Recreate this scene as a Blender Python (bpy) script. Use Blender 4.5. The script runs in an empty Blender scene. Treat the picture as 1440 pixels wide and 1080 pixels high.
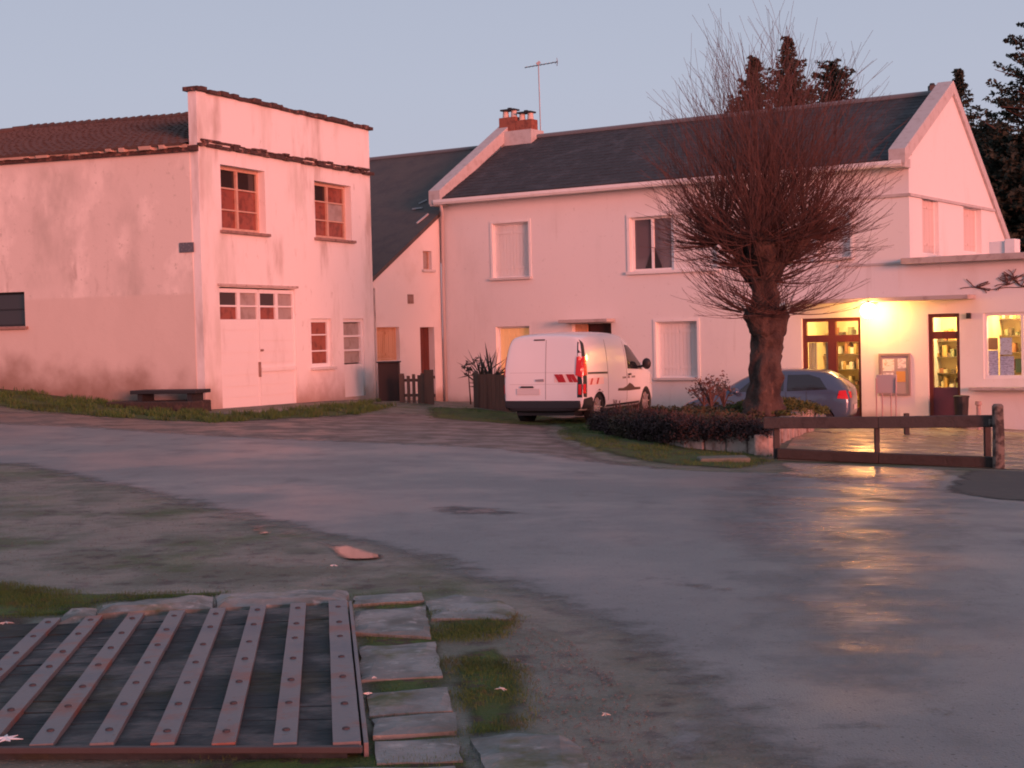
import bpy, bmesh, math, random
import numpy as np
from mathutils import Vector, Matrix, noise
from mathutils.geometry import delaunay_2d_cdt
from mathutils.bvhtree import BVHTree
random.seed(7); rng = np.random.default_rng(7)
S = bpy.context.scene
COL = S.collection
R = math.radians
# ------------------------------------------------------------------ camera
FPX = 2143.0; PITCH = math.atan(69 / FPX); ROLL = 0.0245; EYE = Vector((0, 0, 1.7))
FW = Vector((0, math.cos(PITCH), -math.sin(PITCH))); UP = Vector((0, math.sin(PITCH), math.cos(PITCH))); RT = Vector((1, 0, 0))
cr, sr = math.cos(ROLL), math.sin(ROLL)
CR = cr * RT - sr * UP; CU = sr * RT + cr * UP
cam = bpy.data.cameras.new('camera'); cam.sensor_width = 36; cam.lens = FPX / 1440 * 36; cam.clip_start = .1; cam.clip_end = 3000
co = bpy.data.objects.new('camera', cam); COL.objects.link(co); S.camera = co
co.matrix_world = Matrix(((CR.x, CU.x, -FW.x, EYE.x), (CR.y, CU.y, -FW.y, EYE.y), (CR.z, CU.z, -FW.z, EYE.z), (0, 0, 0, 1)))
# ------------------------------------------------------------------ exposure
S.view_settings.view_transform = 'Standard'; S.view_settings.look = 'None'; S.view_settings.gamma = 1
S.view_settings.exposure = 0.12
S.cycles.use_denoising = True; S.cycles.max_bounces = 8; S.cycles.diffuse_bounces = 4; S.cycles.glossy_bounces = 3
S.cycles.transparent_max_bounces = 12; S.cycles.caustics_reflective = False; S.cycles.caustics_refractive = False
S.cycles.sample_clamp_indirect = 6; S.cycles.filter_width = 1.9
# ------------------------------------------------------------------ dusk sky
SUN_AZ = Vector((.50, -.866, 0)); SUN_EL = R(4)
w = bpy.data.worlds.new('World'); S.world = w; w.use_nodes = True
nt = w.node_tree; nt.nodes.clear()
def wn(t, **k):
    n = nt.nodes.new(t)
    for a, b in k.items(): setattr(n, a, b)
    return n
sky = wn('ShaderNodeTexSky'); sky.sky_type = 'NISHITA'; sky.sun_disc = False
sky.sun_elevation = SUN_EL; sky.sun_rotation = math.atan2(SUN_AZ.x, SUN_AZ.y); sky.dust_density = 2.0; sky.ozone_density = 1.5
geo = wn('ShaderNodeTexCoord'); sep = wn('ShaderNodeSeparateXYZ'); nt.links.new(geo.outputs['Generated'], sep.inputs[0])
rampz = wn('ShaderNodeValToRGB'); nt.links.new(sep.outputs['Z'], rampz.inputs[0])
cr_ = rampz.color_ramp; cr_.elements[0].position = 0.0; cr_.elements[0].color = (.50, .50, .62, 1)
cr_.elements[1].position = .85; cr_.elements[1].color = (.27, .31, .42, 1)
e = cr_.elements.new(.16); e.color = (.47, .50, .625, 1)
e = cr_.elements.new(.36); e.color = (.39, .435, .56, 1)
mixs = wn('ShaderNodeMix', data_type='RGBA'); mixs.inputs[0].default_value = .12
scl = wn('ShaderNodeVectorMath', operation='SCALE'); scl.inputs['Scale'].default_value = .10
nt.links.new(sky.outputs[0], scl.inputs[0])
nt.links.new(rampz.outputs[0], mixs.inputs[6]); nt.links.new(scl.outputs[0], mixs.inputs[7])
bg = wn('ShaderNodeBackground'); bg.inputs[1].default_value = 1.0
out = wn('ShaderNodeOutputWorld'); nt.links.new(mixs.outputs[2], bg.inputs[0]); nt.links.new(bg.outputs[0], out.inputs[0])
# ------------------------------------------------------------------ low dusk sun behind the camera
sl = bpy.data.lights.new('sun', 'SUN'); sl.energy = 4.6; sl.angle = R(18); sl.color = (1.0, .268, .20)
so = bpy.data.objects.new('sun', sl); COL.objects.link(so)
dsun = (SUN_AZ * math.cos(SUN_EL) + Vector((0, 0, math.sin(SUN_EL)))).normalized()
so.rotation_euler = dsun.to_track_quat('Z', 'Y').to_euler()
so.location = (10, -20, 20)

# ------------------------------------------------------------------ measuring helpers
def ray(px, py):
    u = (px - 720) / FPX; v = (540 - py) / FPX
    return FW + CR * u + CU * v
CP = np.array([(-6, 3, .05), (0, 3, .05), (6, 3, 0), (-5, 8, .06), (0, 8, .05), (5, 8, .0), (-8, 12, .08), (-3, 12, .05), (2, 12, .03), (7, 12, -.1), (14, 12, -.3),
    (-10, 18, .15), (-5, 18, .08), (0, 18, .0), (4, 18, -.12), (8, 18, -.3), (13, 18, -.5), (-14, 24, .35), (-8, 24, .15), (-3, 25, .05), (1, 24, -.06), (3.9, 23, -.28), (7.4, 22.5, -.42), (12, 24, -.65),
    (-18, 31, .8), (-10.4, 31, .46), (-7, 30, .16), (-3, 31, .08), (1.5, 31, -.17), (.2, 31.5, -.16), (2.2, 33.5, -.2), (4, 29, -.25), (6.5, 32, -.5), (10, 30, -.65), (14, 31, -.85),
    (-16, 37, 1.2), (-11.8, 35.3, .78), (-6.8, 33.6, .16), (-4.5, 37, .17), (-3.6, 39.8, .18), (-1.94, 43.7, -.24), (2, 40, -.28), (5, 38, -.45), (9.5, 36.1, -.62), (12, 34, -.82), (16, 33, -.9),
    (-10, 46, .4), (0, 50, -.2), (10, 46, -.6), (22, 42, -.9), (-30, 40, 1.4), (30, 20, -.9), (-25, 15, .5)], float)
def G(x, y):
    x = np.asarray(x, float); y = np.asarray(y, float)
    d2 = (x[..., None] - CP[:, 0]) ** 2 + (y[..., None] - CP[:, 1]) ** 2
    wt = np.exp(-d2 / (2 * 2.6 ** 2)) + 1e-5 * np.exp(-d2 / (2 * 12. ** 2)) + 1e-12
    return (wt * CP[:, 2]).sum(-1) / wt.sum(-1)
def g(x, y): return float(G(np.array([x]), np.array([y]))[0])
def hitg(px, py, dz=0.):
    d = ray(px, py); t0 = 2.0; ts = np.concatenate([np.arange(2, 12, .05), np.arange(12, 90, .1)])
    P = np.array(EYE)[None] + ts[:, None] * np.array(d)[None]
    f = P[:, 2] - G(P[:, 0], P[:, 1]) - dz
    k = int(np.argmax(f < 0)) if (f < 0).any() else len(ts) - 1
    a = f[k - 1] / (f[k - 1] - f[k]) if f[k - 1] != f[k] else 0
    p = P[k - 1] * (1 - a) + P[k] * a
    return Vector(p)
def at(px, py, Y):
    d = ray(px, py); return EYE + d * (Y / d.y)
def hitz(px, py, z):
    d = ray(px, py); return EYE + d * ((z - EYE.z) / d.z)
class Frame:
    """s along the wall, z up, o out of the wall"""
    def __init__(s, o, u, n): s.o = Vector((o[0], o[1], 0)); s.u = Vector((u[0], u[1], 0)).normalized(); s.n = Vector((n[0], n[1], 0)).normalized()
    def w(s, a, z, o=0): return s.o + s.u * a + s.n * o + Vector((0, 0, z))
    def px(s, px, py, off=0):
        d = ray(px, py); p0 = s.o + s.n * off
        t = (p0 - EYE).dot(s.n) / d.dot(s.n); p = EYE + d * t
        return (p - s.o).dot(s.u), p.z
    def rect(s, x0, y0, x1, y1, off=0):
        ym = (y0 + y1) / 2; xm = (x0 + x1) / 2
        return [s.px(x0, ym, off)[0], s.px(xm, y1, off)[1], s.px(x1, ym, off)[0], s.px(xm, y0, off)[1]]
UM = Vector((.832, -.554)); NM = (-.554, -.832)
FM = Frame((-1.94, 43.7), UM, NM)                    # front of the main house
FG = Frame((9.48, 36.1), (.554, .832), (.832, -.554))  # its right gable
FK = Frame((-1.94, 43.7), (-.554, -.832), (.832, -.554))  # side of the linked barn, s towards the camera
FL = Frame((-6.77, 33.6), (.403, .915), (.915, -.403))   # front of the garage building
FS = Frame((-6.77, 33.6), (-.9475, .32), (-.32, -.9475))  # its long side wall

# ------------------------------------------------------------------ materials
def nd(t, typ, **k):
    n = t.nodes.new(typ)
    for a, b in k.items(): setattr(n, a, b)
    return n
MATS = {}
def M(name, base, rough=.8, metal=0., var=(), bump=None, spec=.5, emit=None, coat=0., alpha_edge=False, coord='pos', rvar=None, dirt=None):
    """var: (scale, colour, lo, hi, (stretch xyz)) layers mixed in by noise; dirt: (a, b, height, colour) splash stain above the line z=a+b*x"""
    if name in MATS: return MATS[name]
    m = bpy.data.materials.new(name); m.use_nodes = True; t = m.node_tree
    b = t.nodes['Principled BSDF']; o = t.nodes['Material Output']
    b.inputs['Roughness'].default_value = rough; b.inputs['Metallic'].default_value = metal
    b.inputs['Specular IOR Level'].default_value = spec; b.inputs['Coat Weight'].default_value = coat; b.inputs['Coat Roughness'].default_value = .05
    if coord == 'pos': src = nd(t, 'ShaderNodeNewGeometry').outputs['Position']
    else: src = nd(t, 'ShaderNodeTexCoord').outputs['Object']
    c = nd(t, 'ShaderNodeRGB'); c.outputs[0].default_value = (*base, 1); cur = c.outputs[0]
    def fac(scale, lo, hi, st=(1, 1, 1), detail=5, seed=0):
        mp = nd(t, 'ShaderNodeMapping'); mp.inputs['Scale'].default_value = st; mp.inputs['Location'].default_value = (seed, seed * .7, seed * .3)
        t.links.new(src, mp.inputs[0])
        n = nd(t, 'ShaderNodeTexNoise'); n.inputs['Scale'].default_value = scale; n.inputs['Detail'].default_value = detail; n.inputs['Roughness'].default_value = .6
        t.links.new(mp.outputs[0], n.inputs['Vector'])
        r = nd(t, 'ShaderNodeMapRange'); r.interpolation_type = 'SMOOTHSTEP'; r.inputs[1].default_value = lo; r.inputs[2].default_value = hi
        t.links.new(n.outputs['Fac'], r.inputs[0]); return r.outputs[0]
    for i, v in enumerate(var):
        f = fac(v[0], v[2], v[3], v[4] if len(v) > 4 else (1, 1, 1), seed=3.1 * (i + 1))
        mx = nd(t, 'ShaderNodeMix', data_type='RGBA'); t.links.new(f, mx.inputs[0]); t.links.new(cur, mx.inputs[6]); mx.inputs[7].default_value = (*v[1], 1); cur = mx.outputs[2]
    if dirt:
        for (a, bb, hgt, colr, sgn) in dirt:
            sp = nd(t, 'ShaderNodeSeparateXYZ'); t.links.new(src, sp.inputs[0])
            m1 = nd(t, 'ShaderNodeMath', operation='MULTIPLY_ADD'); t.links.new(sp.outputs['X'], m1.inputs[0]); m1.inputs[1].default_value = -bb; m1.inputs[2].default_value = -a
            m2 = nd(t, 'ShaderNodeMath', operation='ADD'); t.links.new(m1.outputs[0], m2.inputs[0]); t.links.new(sp.outputs['Z'], m2.inputs[1])
            n = nd(t, 'ShaderNodeTexNoise'); n.inputs['Scale'].default_value = 1.6; n.inputs['Detail'].default_value = 6; t.links.new(src, n.inputs['Vector'])
            m3 = nd(t, 'ShaderNodeMath', operation='MULTIPLY_ADD'); t.links.new(n.outputs['Fac'], m3.inputs[0]); m3.inputs[1].default_value = -hgt * 1.6 * sgn; t.links.new(m2.outputs[0], m3.inputs[2])
            r = nd(t, 'ShaderNodeMapRange'); r.interpolation_type = 'SMOOTHSTEP'; r.inputs[1].default_value = -hgt * .9 * sgn; r.inputs[2].default_value = hgt * .35 * sgn
            r.inputs[3].default_value = .85; r.inputs[4].default_value = 0; t.links.new(m3.outputs[0], r.inputs[0])
            mx = nd(t, 'ShaderNodeMix', data_type='RGBA'); t.links.new(r.outputs[0], mx.inputs[0]); t.links.new(cur, mx.inputs[6]); mx.inputs[7].default_value = (*colr, 1); cur = mx.outputs[2]
    t.links.new(cur, b.inputs['Base Color'])
    if rvar: # (scale, lo, hi, rough_lo, rough_hi, stretch)
        f = fac(rvar[0], rvar[1], rvar[2], rvar[5] if len(rvar) > 5 else (1, 1, 1), seed=9)
        r = nd(t, 'ShaderNodeMapRange'); t.links.new(f, r.inputs[0]); r.inputs[3].default_value = rvar[3]; r.inputs[4].default_value = rvar[4]; t.links.new(r.outputs[0], b.inputs['Roughness'])
    if bump:
        prev = None
        for (sc, st, dist) in (bump if isinstance(bump[0], tuple) else (bump,)):
            n = nd(t, 'ShaderNodeTexNoise'); n.inputs['Scale'].default_value = sc; n.inputs['Detail'].default_value = 4; t.links.new(src, n.inputs['Vector'])
            bp = nd(t, 'ShaderNodeBump'); bp.inputs['Strength'].default_value = st; bp.inputs['Distance'].default_value = dist; t.links.new(n.outputs['Fac'], bp.inputs['Height'])
            if prev: t.links.new(prev, bp.inputs['Normal'])
            prev = bp.outputs[0]
        t.links.new(prev, b.inputs['Normal'])
    if emit: b.inputs['Emission Color'].default_value = (*emit[0], 1); b.inputs['Emission Strength'].default_value = emit[1]
    if alpha_edge:
        at_ = nd(t, 'ShaderNodeAttribute'); at_.attribute_name = 'edge'
        n = nd(t, 'ShaderNodeTexNoise'); n.inputs['Scale'].default_value = alpha_edge; n.inputs['Detail'].default_value = 8; n.inputs['Roughness'].default_value = .7; t.links.new(src, n.inputs['Vector'])
        m1 = nd(t, 'ShaderNodeMath', operation='MULTIPLY_ADD'); t.links.new(n.outputs['Fac'], m1.inputs[0]); m1.inputs[1].default_value = 1.3; t.links.new(at_.outputs['Fac'], m1.inputs[2])
        r = nd(t, 'ShaderNodeMapRange'); r.interpolation_type = 'SMOOTHSTEP'; r.inputs[1].default_value = .72; r.inputs[2].default_value = 1.45; t.links.new(m1.outputs[0], r.inputs[0])
        t.links.new(r.outputs[0], b.inputs['Alpha'])
    MATS[name] = m; return m
def glassmat(name, tint=(.9, .95, 1), refl=.06):
    m = bpy.data.materials.new(name); m.use_nodes = True; t = m.node_tree; t.nodes.clear()
    tr = nd(t, 'ShaderNodeBsdfTransparent'); tr.inputs[0].default_value = (*tint, 1); gl = nd(t, 'ShaderNodeBsdfGlossy'); gl.inputs['Roughness'].default_value = .02
    lw = nd(t, 'ShaderNodeLayerWeight'); lw.inputs[0].default_value = .5; pw = nd(t, 'ShaderNodeMath', operation='POWER'); pw.inputs[1].default_value = 4; t.links.new(lw.outputs['Facing'], pw.inputs[0]); f = nd(t, 'ShaderNodeMath', operation='MULTIPLY_ADD'); f.inputs[1].default_value = .6; f.inputs[2].default_value = .03; t.links.new(pw.outputs[0], f.inputs[0]); mx = nd(t, 'ShaderNodeMixShader'); o = nd(t, 'ShaderNodeOutputMaterial')
    t.links.new(f.outputs[0], mx.inputs[0]); t.links.new(tr.outputs[0], mx.inputs[1]); t.links.new(gl.outputs[0], mx.inputs[2]); t.links.new(mx.outputs[0], o.inputs[0]); return m

WHITE = (.76, .72, .70)
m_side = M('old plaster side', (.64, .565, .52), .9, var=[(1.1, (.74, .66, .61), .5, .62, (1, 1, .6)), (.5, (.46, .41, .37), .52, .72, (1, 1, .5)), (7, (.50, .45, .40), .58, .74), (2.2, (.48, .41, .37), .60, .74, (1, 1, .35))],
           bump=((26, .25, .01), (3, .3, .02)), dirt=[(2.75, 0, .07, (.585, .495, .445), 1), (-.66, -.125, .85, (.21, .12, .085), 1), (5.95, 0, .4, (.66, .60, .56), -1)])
m_front = M('garage front plaster', (.80, .745, .73), .88, var=[(1.3, (.64, .59, .55), .5, .74, (1, 1, .3)), (.7, (.50, .42, .38), .55, .74, (1.4, 1.4, .4)), (6, (.55, .48, .44), .62, .8, (1, 1, .5))], bump=((22, .2, .01), (4, .2, .015)),
            dirt=[(.10, 0, .8, (.34, .22, .17), 1)])
m_house = M('house render', (.76, .735, .725), .88, var=[(.8, (.69, .665, .65), .5, .75, (1, 1, .4)), (1.3, (.64, .60, .58), .6, .78, (3, 3, .22)), (9, (.62, .6, .58), .6, .8)], bump=((60, .2, .006), (6, .1, .01)), dirt=[(-.32, -.03, .3, (.36, .33, .30), 1)])
m_gable = M('gable render', (.78, .75, .735), .88, var=[(1.0, (.72, .67, .64), .5, .75, (1, 1, .35)), (9, (.66, .6, .57), .62, .8)], bump=(50, .2, .008))
m_link = M('barn render', (.78, .70, .67), .88, var=[(1.0, (.70, .62, .58), .5, .75)], bump=(40, .25, .01), dirt=[(-.05, 0, .3, (.36, .25, .2), 1)])
m_shutter = M('shutter paint', (.74, .71, .69), .6, var=[(3, (.66, .62, .6), .5, .8, (1, 1, .2))])
m_trim = M('white trim', (.80, .78, .77), .6, var=[(3, (.7, .67, .65), .5, .8)])
m_garage_door = M('garage door paint', (.79, .745, .74), .6, var=[(3, (.68, .62, .6), .52, .8, (1, 1, .3)), (14, (.5, .42, .38), .66, .8)])
m_sill = M('worn sill', (.30, .19, .16), .9, var=[(8, (.18, .1, .08), .45, .7)], bump=(20, .5, .02))
m_sillw = M('pale sill', (.62, .58, .56), .85, var=[(8, (.5, .45, .42), .5, .8)])
m_orangef = M('ochre window frame', (.58, .36, .27), .6, var=[(9, (.42, .24, .17), .5, .75)])
m_darkglass = M('dark glass', (.035, .022, .02), .08, spec=.6)
m_brownpane = M('reflection brown pane', (.27, .075, .05), .25, var=[(5, (.16, .045, .032), .45, .65)])  # red brown reflection is put into the pane colour
m_greypane = M('curtained pane', (.36, .30, .28), .3, var=[(4, (.28, .22, .2), .45, .65)])
m_slate = M('slate roof', (.048, .048, .052), .75, var=[(2.2, (.078, .08, .088), .45, .7), (16, (.04, .043, .05), .5, .7), (.5, (.09, .085, .085), .5, .8)], bump=((55, .5, .02), (9, .3, .02)), spec=.3)
m_slatebrown = M('brown slate roof', (.085, .068, .062), .75, var=[(2.0, (.06, .05, .05), .4, .7), (14, (.12, .095, .085), .55, .75)], bump=((45, .6, .02), (9, .3, .02)))
m_tile = M('old tile', (.095, .06, .052), .9, var=[(5, (.075, .045, .04), .4, .65), (11, (.34, .22, .18), .66, .78)], bump=(25, .5, .02))
m_dark = M('dark cornice', (.07, .035, .03), .9, var=[(5, (.26, .13, .1), .52, .68), (12, (.03, .02, .02), .5, .7)], bump=(18, .8, .04))
m_cope = M('coping', (.52, .48, .47), .85, var=[(5, (.42, .37, .35), .45, .75)], bump=(20, .3, .01))
m_brick = M('chimney brick', (.30, .10, .065), .9, var=[(9, (.2, .065, .045), .45, .65)], bump=(30, .5, .02))
m_pot = M('chimney pot', (.62, .5, .44), .8)
m_black = M('black', (.02, .018, .02), .6)
m_steel = M('galvanised', (.30, .30, .32), .45, metal=.6)
m_woodred = M('red brown joinery', (.13, .028, .018), .45, var=[(8, (.08, .016, .012), .5, .7, (1, 1, .2))])
m_doorpurple = M('dark purple door', (.10, .035, .06), .5)
m_fence = M('weathered brown boards', (.15, .085, .065), .85, var=[(4, (.09, .05, .04), .45, .7, (1, 1, .15))], bump=(30, .4, .01))
m_rail = M('grey brown rail wood', (.058, .045, .042), .8, var=[(5, (.035, .026, .024), .45, .7)], bump=(25, .6, .015))
m_railg = M('grey old post', (.17, .14, .12), .85, var=[(9, (.05, .038, .034), .42, .6)], bump=(20, .7, .02))
m_orange = M('orange lit wood', (.62, .34, .20), .5, var=[(4, (.54, .27, .14), .45, .7, (1, 1, .1))])  # orange light falling on the recessed wood is put into its colour
m_bark = M('bark', (.088, .052, .042), .95, var=[(4, (.04, .022, .02), .42, .62, (1, 1, .4)), (9, (.15, .085, .065), .58, .72, (1, 1, .5))], bump=((14, .9, .05), (45, .5, .02)))
m_twig = M('red brown twigs', (.105, .050, .042), .85)
m_lead = M('lead', (.16, .16, .17), .6)
m_conc = M('concrete slab edge', (.46, .40, .38), .85, var=[(5, (.34, .28, .26), .45, .7)], bump=(25, .3, .01))

# ------------------------------------------------------------------ mesh helpers
def newbm(): return bmesh.new()
def tag(o, label=None, cat=None, group=None, kind=None):
    if label: o['label'] = label
    if cat: o['category'] = cat
    if group: o['group'] = group
    if kind: o['kind'] = kind
    return o
def thing(name, loc, label, cat, group=None, rz=0.):
    o = bpy.data.objects.new(name, None); COL.objects.link(o); o.location = loc; o.rotation_euler = (0, 0, rz); o.empty_display_size = .1
    return tag(o, label, cat, group)
def obj(name, bm, mat, parent=None, local=False, smooth=False, bevel=0., keep=False, label=None):
    """links bm as one mesh object; world-space mesh kept in place under its parent unless local"""
    bmesh.ops.recalc_face_normals(bm, faces=bm.faces[:]) if not keep else None
    me = bpy.data.meshes.new(name); bm.to_mesh(me); bm.free()
    for m in (mat if isinstance(mat, (list, tuple)) else [mat]): me.materials.append(m)
    if smooth:
        for p in me.polygons: p.use_smooth = True
    o = bpy.data.objects.new(name, me); COL.objects.link(o)
    if parent:
        o.parent = parent
        if not local:
            q = parent; mw = Matrix.Identity(4)
            while q is not None: 
                mw = (Matrix.Translation(q.location) @ q.rotation_euler.to_matrix().to_4x4() if q.type == 'EMPTY' else Matrix.Identity(4)) @ mw if q.type == 'EMPTY' else mw
                q = q.parent
            o.matrix_parent_inverse = mw.inverted() if parent.type == 'EMPTY' else Matrix.Identity(4)
    if bevel:
        b = o.modifiers.new('bevel', 'BEVEL'); b.width = bevel; b.segments = 2; b.limit_method = 'ANGLE'
    if label: o['label'] = label
    return o
def qd(bm, *v):
    try: return bm.faces.new([bm.verts.new(p) for p in v])
    except ValueError: pass
def box8(bm, p):
    v = [bm.verts.new(q) for q in p]
    for f in ((0, 1, 2, 3), (7, 6, 5, 4), (0, 4, 5, 1), (1, 5, 6, 2), (2, 6, 7, 3), (3, 7, 4, 0)): bm.faces.new([v[i] for i in f])
def fbox(bm, F, s0, s1, z0, z1, o0, o1):
    box8(bm, [F.w(s0, z0, o0), F.w(s1, z0, o0), F.w(s1, z1, o0), F.w(s0, z1, o0), F.w(s0, z0, o1), F.w(s1, z0, o1), F.w(s1, z1, o1), F.w(s0, z1, o1)])
def bx(bm, x0, x1, y0, y1, z0, z1):
    box8(bm, [(x0, y0, z0), (x1, y0, z0), (x1, y0, z1), (x0, y0, z1), (x0, y1, z0), (x1, y1, z0), (x1, y1, z1), (x0, y1, z1)])
def bar(bm, a, b, wd, ht, up=Vector((0, 0, 1))):
    a = Vector(a); b = Vector(b); d = (b - a).normalized(); s = d.cross(up).normalized() * wd / 2; t = s.cross(d).normalized() * ht / 2
    box8(bm, [a - s - t, a + s - t, a + s + t, a - s + t, b - s - t, b + s - t, b + s + t, b - s + t])
def tube(bm, pts, rad, n=8, cap=True):
    rings = []; pts = [Vector(p) for p in pts]
    if not isinstance(rad, (list, tuple)): rad = [rad] * len(pts)
    ref = Vector((.13, .21, 1)).normalized()
    for i, p in enumerate(pts):
        d = (pts[min(i + 1, len(pts) - 1)] - pts[max(i - 1, 0)]).normalized()
        a = d.cross(ref)
        if a.length < .05: a = d.cross(Vector((1, 0, 0)))
        a.normalize(); b = d.cross(a)
        rings.append([bm.verts.new(p + (a * math.cos(k * 2 * math.pi / n) + b * math.sin(k * 2 * math.pi / n)) * rad[i]) for k in range(n)])
    for i in range(len(rings) - 1):
        for k in range(n): bm.faces.new((rings[i][k], rings[i][(k + 1) % n], rings[i + 1][(k + 1) % n], rings[i + 1][k]))
    if cap and n > 2:
        bm.faces.new(rings[0]); bm.faces.new(rings[-1][::-1])
def disc(bm, c, ax, r0, r1, dpt, n=20):
    ax = Vector(ax).normalized(); tube(bm, [Vector(c), Vector(c) + ax * dpt], [r0, r1], n)
def slab(bm, F, outline, holes, o0, o1):
    """wall with rectangular holes, thickness from o0 (front) to o1"""
    vs = []; es = []
    def loop(l):
        b = len(vs); vs.extend(Vector(p) for p in l); es.extend((b + i, b + (i + 1) % len(l)) for i in range(len(l)))
    loop(outline)
    for h in holes: loop([(h[0], h[1]), (h[2], h[1]), (h[2], h[3]), (h[0], h[3])])
    cv, ce, cf, *_ = delaunay_2d_cdt(vs, es, [], 1, 1e-6)
    def inh(x, y): return any(h[0] < x < h[2] and h[1] < y < h[3] for h in holes)
    A = [bm.verts.new(F.w(p.x, p.y, o0)) for p in cv]; B = [bm.verts.new(F.w(p.x, p.y, o1)) for p in cv]
    cnt = {}
    for f in cf:
        c = sum((cv[i] for i in f), Vector((0, 0))) / len(f)
        if inh(c.x, c.y): continue
        bm.faces.new([A[i] for i in f]); bm.faces.new([B[i] for i in reversed(f)])
        for i in range(len(f)):
            k = (f[i], f[(i + 1) % len(f)]); cnt[frozenset(k)] = cnt.get(frozenset(k), 0) + 1
    for k, n in cnt.items():
        if n == 1:
            i, j = tuple(k); bm.faces.new((A[i], A[j], B[j], B[i]))
def inpoly(x, y, P):
    c = False; n = len(P); j = n - 1
    for i in range(n):
        if (P[i][1] > y) != (P[j][1] > y) and x < (P[j][0] - P[i][0]) * (y - P[i][1]) / (P[j][1] - P[i][1] + 1e-12) + P[i][0]: c = not c
        j = i
    return c
def edist(x, y, P):
    m = 1e9; n = len(P)
    for i in range(n):
        ax, ay = P[i]; bx_, by_ = P[(i + 1) % n]; dx, dy = bx_ - ax, by_ - ay; L = dx * dx + dy * dy + 1e-12
        t = max(0, min(1, ((x - ax) * dx + (y - ay) * dy) / L)); m = min(m, math.hypot(x - ax - t * dx, y - ay - t * dy))
    return m
def sheet(name, P, dz, mat, cell=.5, fade=.4, flat=None, bulge=0., kind='structure', label=None):
    """a surface lying on the terrain inside polygon P (x,y), with an 'edge' attribute that rises inwards"""
    P = [(p[0], p[1]) for p in P]; Q = []
    for i in range(len(P)):
        a, b = P[i], P[(i + 1) % len(P)]; n = max(1, int(math.hypot(b[0] - a[0], b[1] - a[1]) / cell))
        Q += [(a[0] + (b[0] - a[0]) * k / n, a[1] + (b[1] - a[1]) * k / n) for k in range(n)]
    vs = [Vector(q) for q in Q]; es = [(i, (i + 1) % len(Q)) for i in range(len(Q))]
    xs = [q[0] for q in Q]; ys = [q[1] for q in Q]
    y = min(ys) + cell * .5
    while y < max(ys):
        x = min(xs) + cell * .5
        while x < max(xs):
            if inpoly(x, y, Q) and edist(x, y, Q) > cell * .35: vs.append(Vector((x, y)))
            x += cell
        y += cell
    cv, ce, cf, *_ = delaunay_2d_cdt(vs, es, [], 1, 1e-6)
    X = np.array([p.x for p in cv]); Y = np.array([p.y for p in cv])
    Z = G(X, Y) + dz if flat is None else np.full(len(X), flat)
    E = np.array([edist(a, b, Q) for a, b in zip(X, Y)])
    Z = Z + bulge * np.clip(E / max(fade, .01), 0, 1)
    me = bpy.data.meshes.new(name); me.from_pydata([(a, b, c) for a, b, c in zip(X, Y, Z)], [], [list(f) for f in cf])
    at_ = me.attributes.new('edge', 'FLOAT', 'POINT'); at_.data.foreach_set('value', np.clip(E / fade, 0, 1).astype(np.float32))
    me.materials.append(mat)
    for p in me.polygons: p.use_smooth = True
    me.update()
    o = bpy.data.objects.new(name, me); COL.objects.link(o); tag(o, label, None, None, kind)
    return o
def G_px(l, dz=0.): return [tuple(hitg(x, y, dz)[:2]) for x, y in l]

# ------------------------------------------------------------------ terrain, road, paths
m_ground = M('dirt and gravel', (.13, .135, .10), .9, var=[(.6, (.165, .155, .12), .42, .62), (.9, (.08, .105, .045), .5, .66), (5, (.07, .058, .048), .5, .68), (38, (.27, .25, .22), .60, .70)], bump=((60, .6, .02), (7, .5, .04)), rvar=(1.2, .4, .65, .45, .9))
m_asph = M('wet asphalt', (.20, .215, .215), .4, var=[(.25, (.235, .25, .245), .45, .65), (2.2, (.165, .178, .178), .52, .72, (1, .5, 1)), (60, (.20, .20, .19), .56, .7), (45, (.06, .06, .062), .6, .7)], bump=((90, .55, .012), (14, .06, .010), (1.3, .05, .02)),
           rvar=(.5, .36, .64, .34, .58, (1, 1, 1)), alpha_edge=3.0, spec=.22)
m_mud = M('muddy lane', (.15, .118, .098), .7, var=[(1.4, (.11, .086, .07), .45, .62, (.5, 1, 1)), (20, (.2, .165, .14), .58, .7)], bump=((40, .5, .02), (5, .4, .04)), rvar=(1.5, .4, .62, .4, .8), alpha_edge=3.0)
m_moss = M('moss and short grass', (.055, .095, .016), .95, var=[(3, (.08, .13, .022), .45, .62), (9, (.07, .052, .032), .5, .62)], bump=((60, .9, .03), (9, .6, .05)), alpha_edge=2.2)
m_soil = M('soil', (.07, .045, .034), .95, var=[(6, (.1, .065, .045), .5, .7)], bump=(30, .9, .04), alpha_edge=4.0)
m_terr = M('tan wet paving', (.27, .19, .13), .5, var=[(3, (.2, .14, .1), .45, .7)], bump=((30, .3, .01), (4, .5, .03)), rvar=(1.5, .4, .6, .22, .6))
m_apron = M('pale concrete apron', (.27, .24, .225), .4, var=[(2, (.22, .2, .19), .45, .7)], bump=((60, .2, .006), (5, .3, .02)), rvar=(1.5, .4, .6, .16, .4), alpha_edge=6.0)
m_patch = M('matt asphalt patch', (.062, .06, .053), .85, var=[(5, (.09, .082, .068), .5, .7)], bump=(70, .5, .01), alpha_edge=6.0)
m_water = M('puddle water', (.02, .02, .022), .02, spec=1.0, alpha_edge=3.0, bump=(3, .03, .01))
m_gut = M('soaked asphalt', (.055, .055, .058), .55, bump=((70, .5, .01), (8, .4, .03)), rvar=(3, .4, .6, .3, .6), alpha_edge=5.0)

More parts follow.
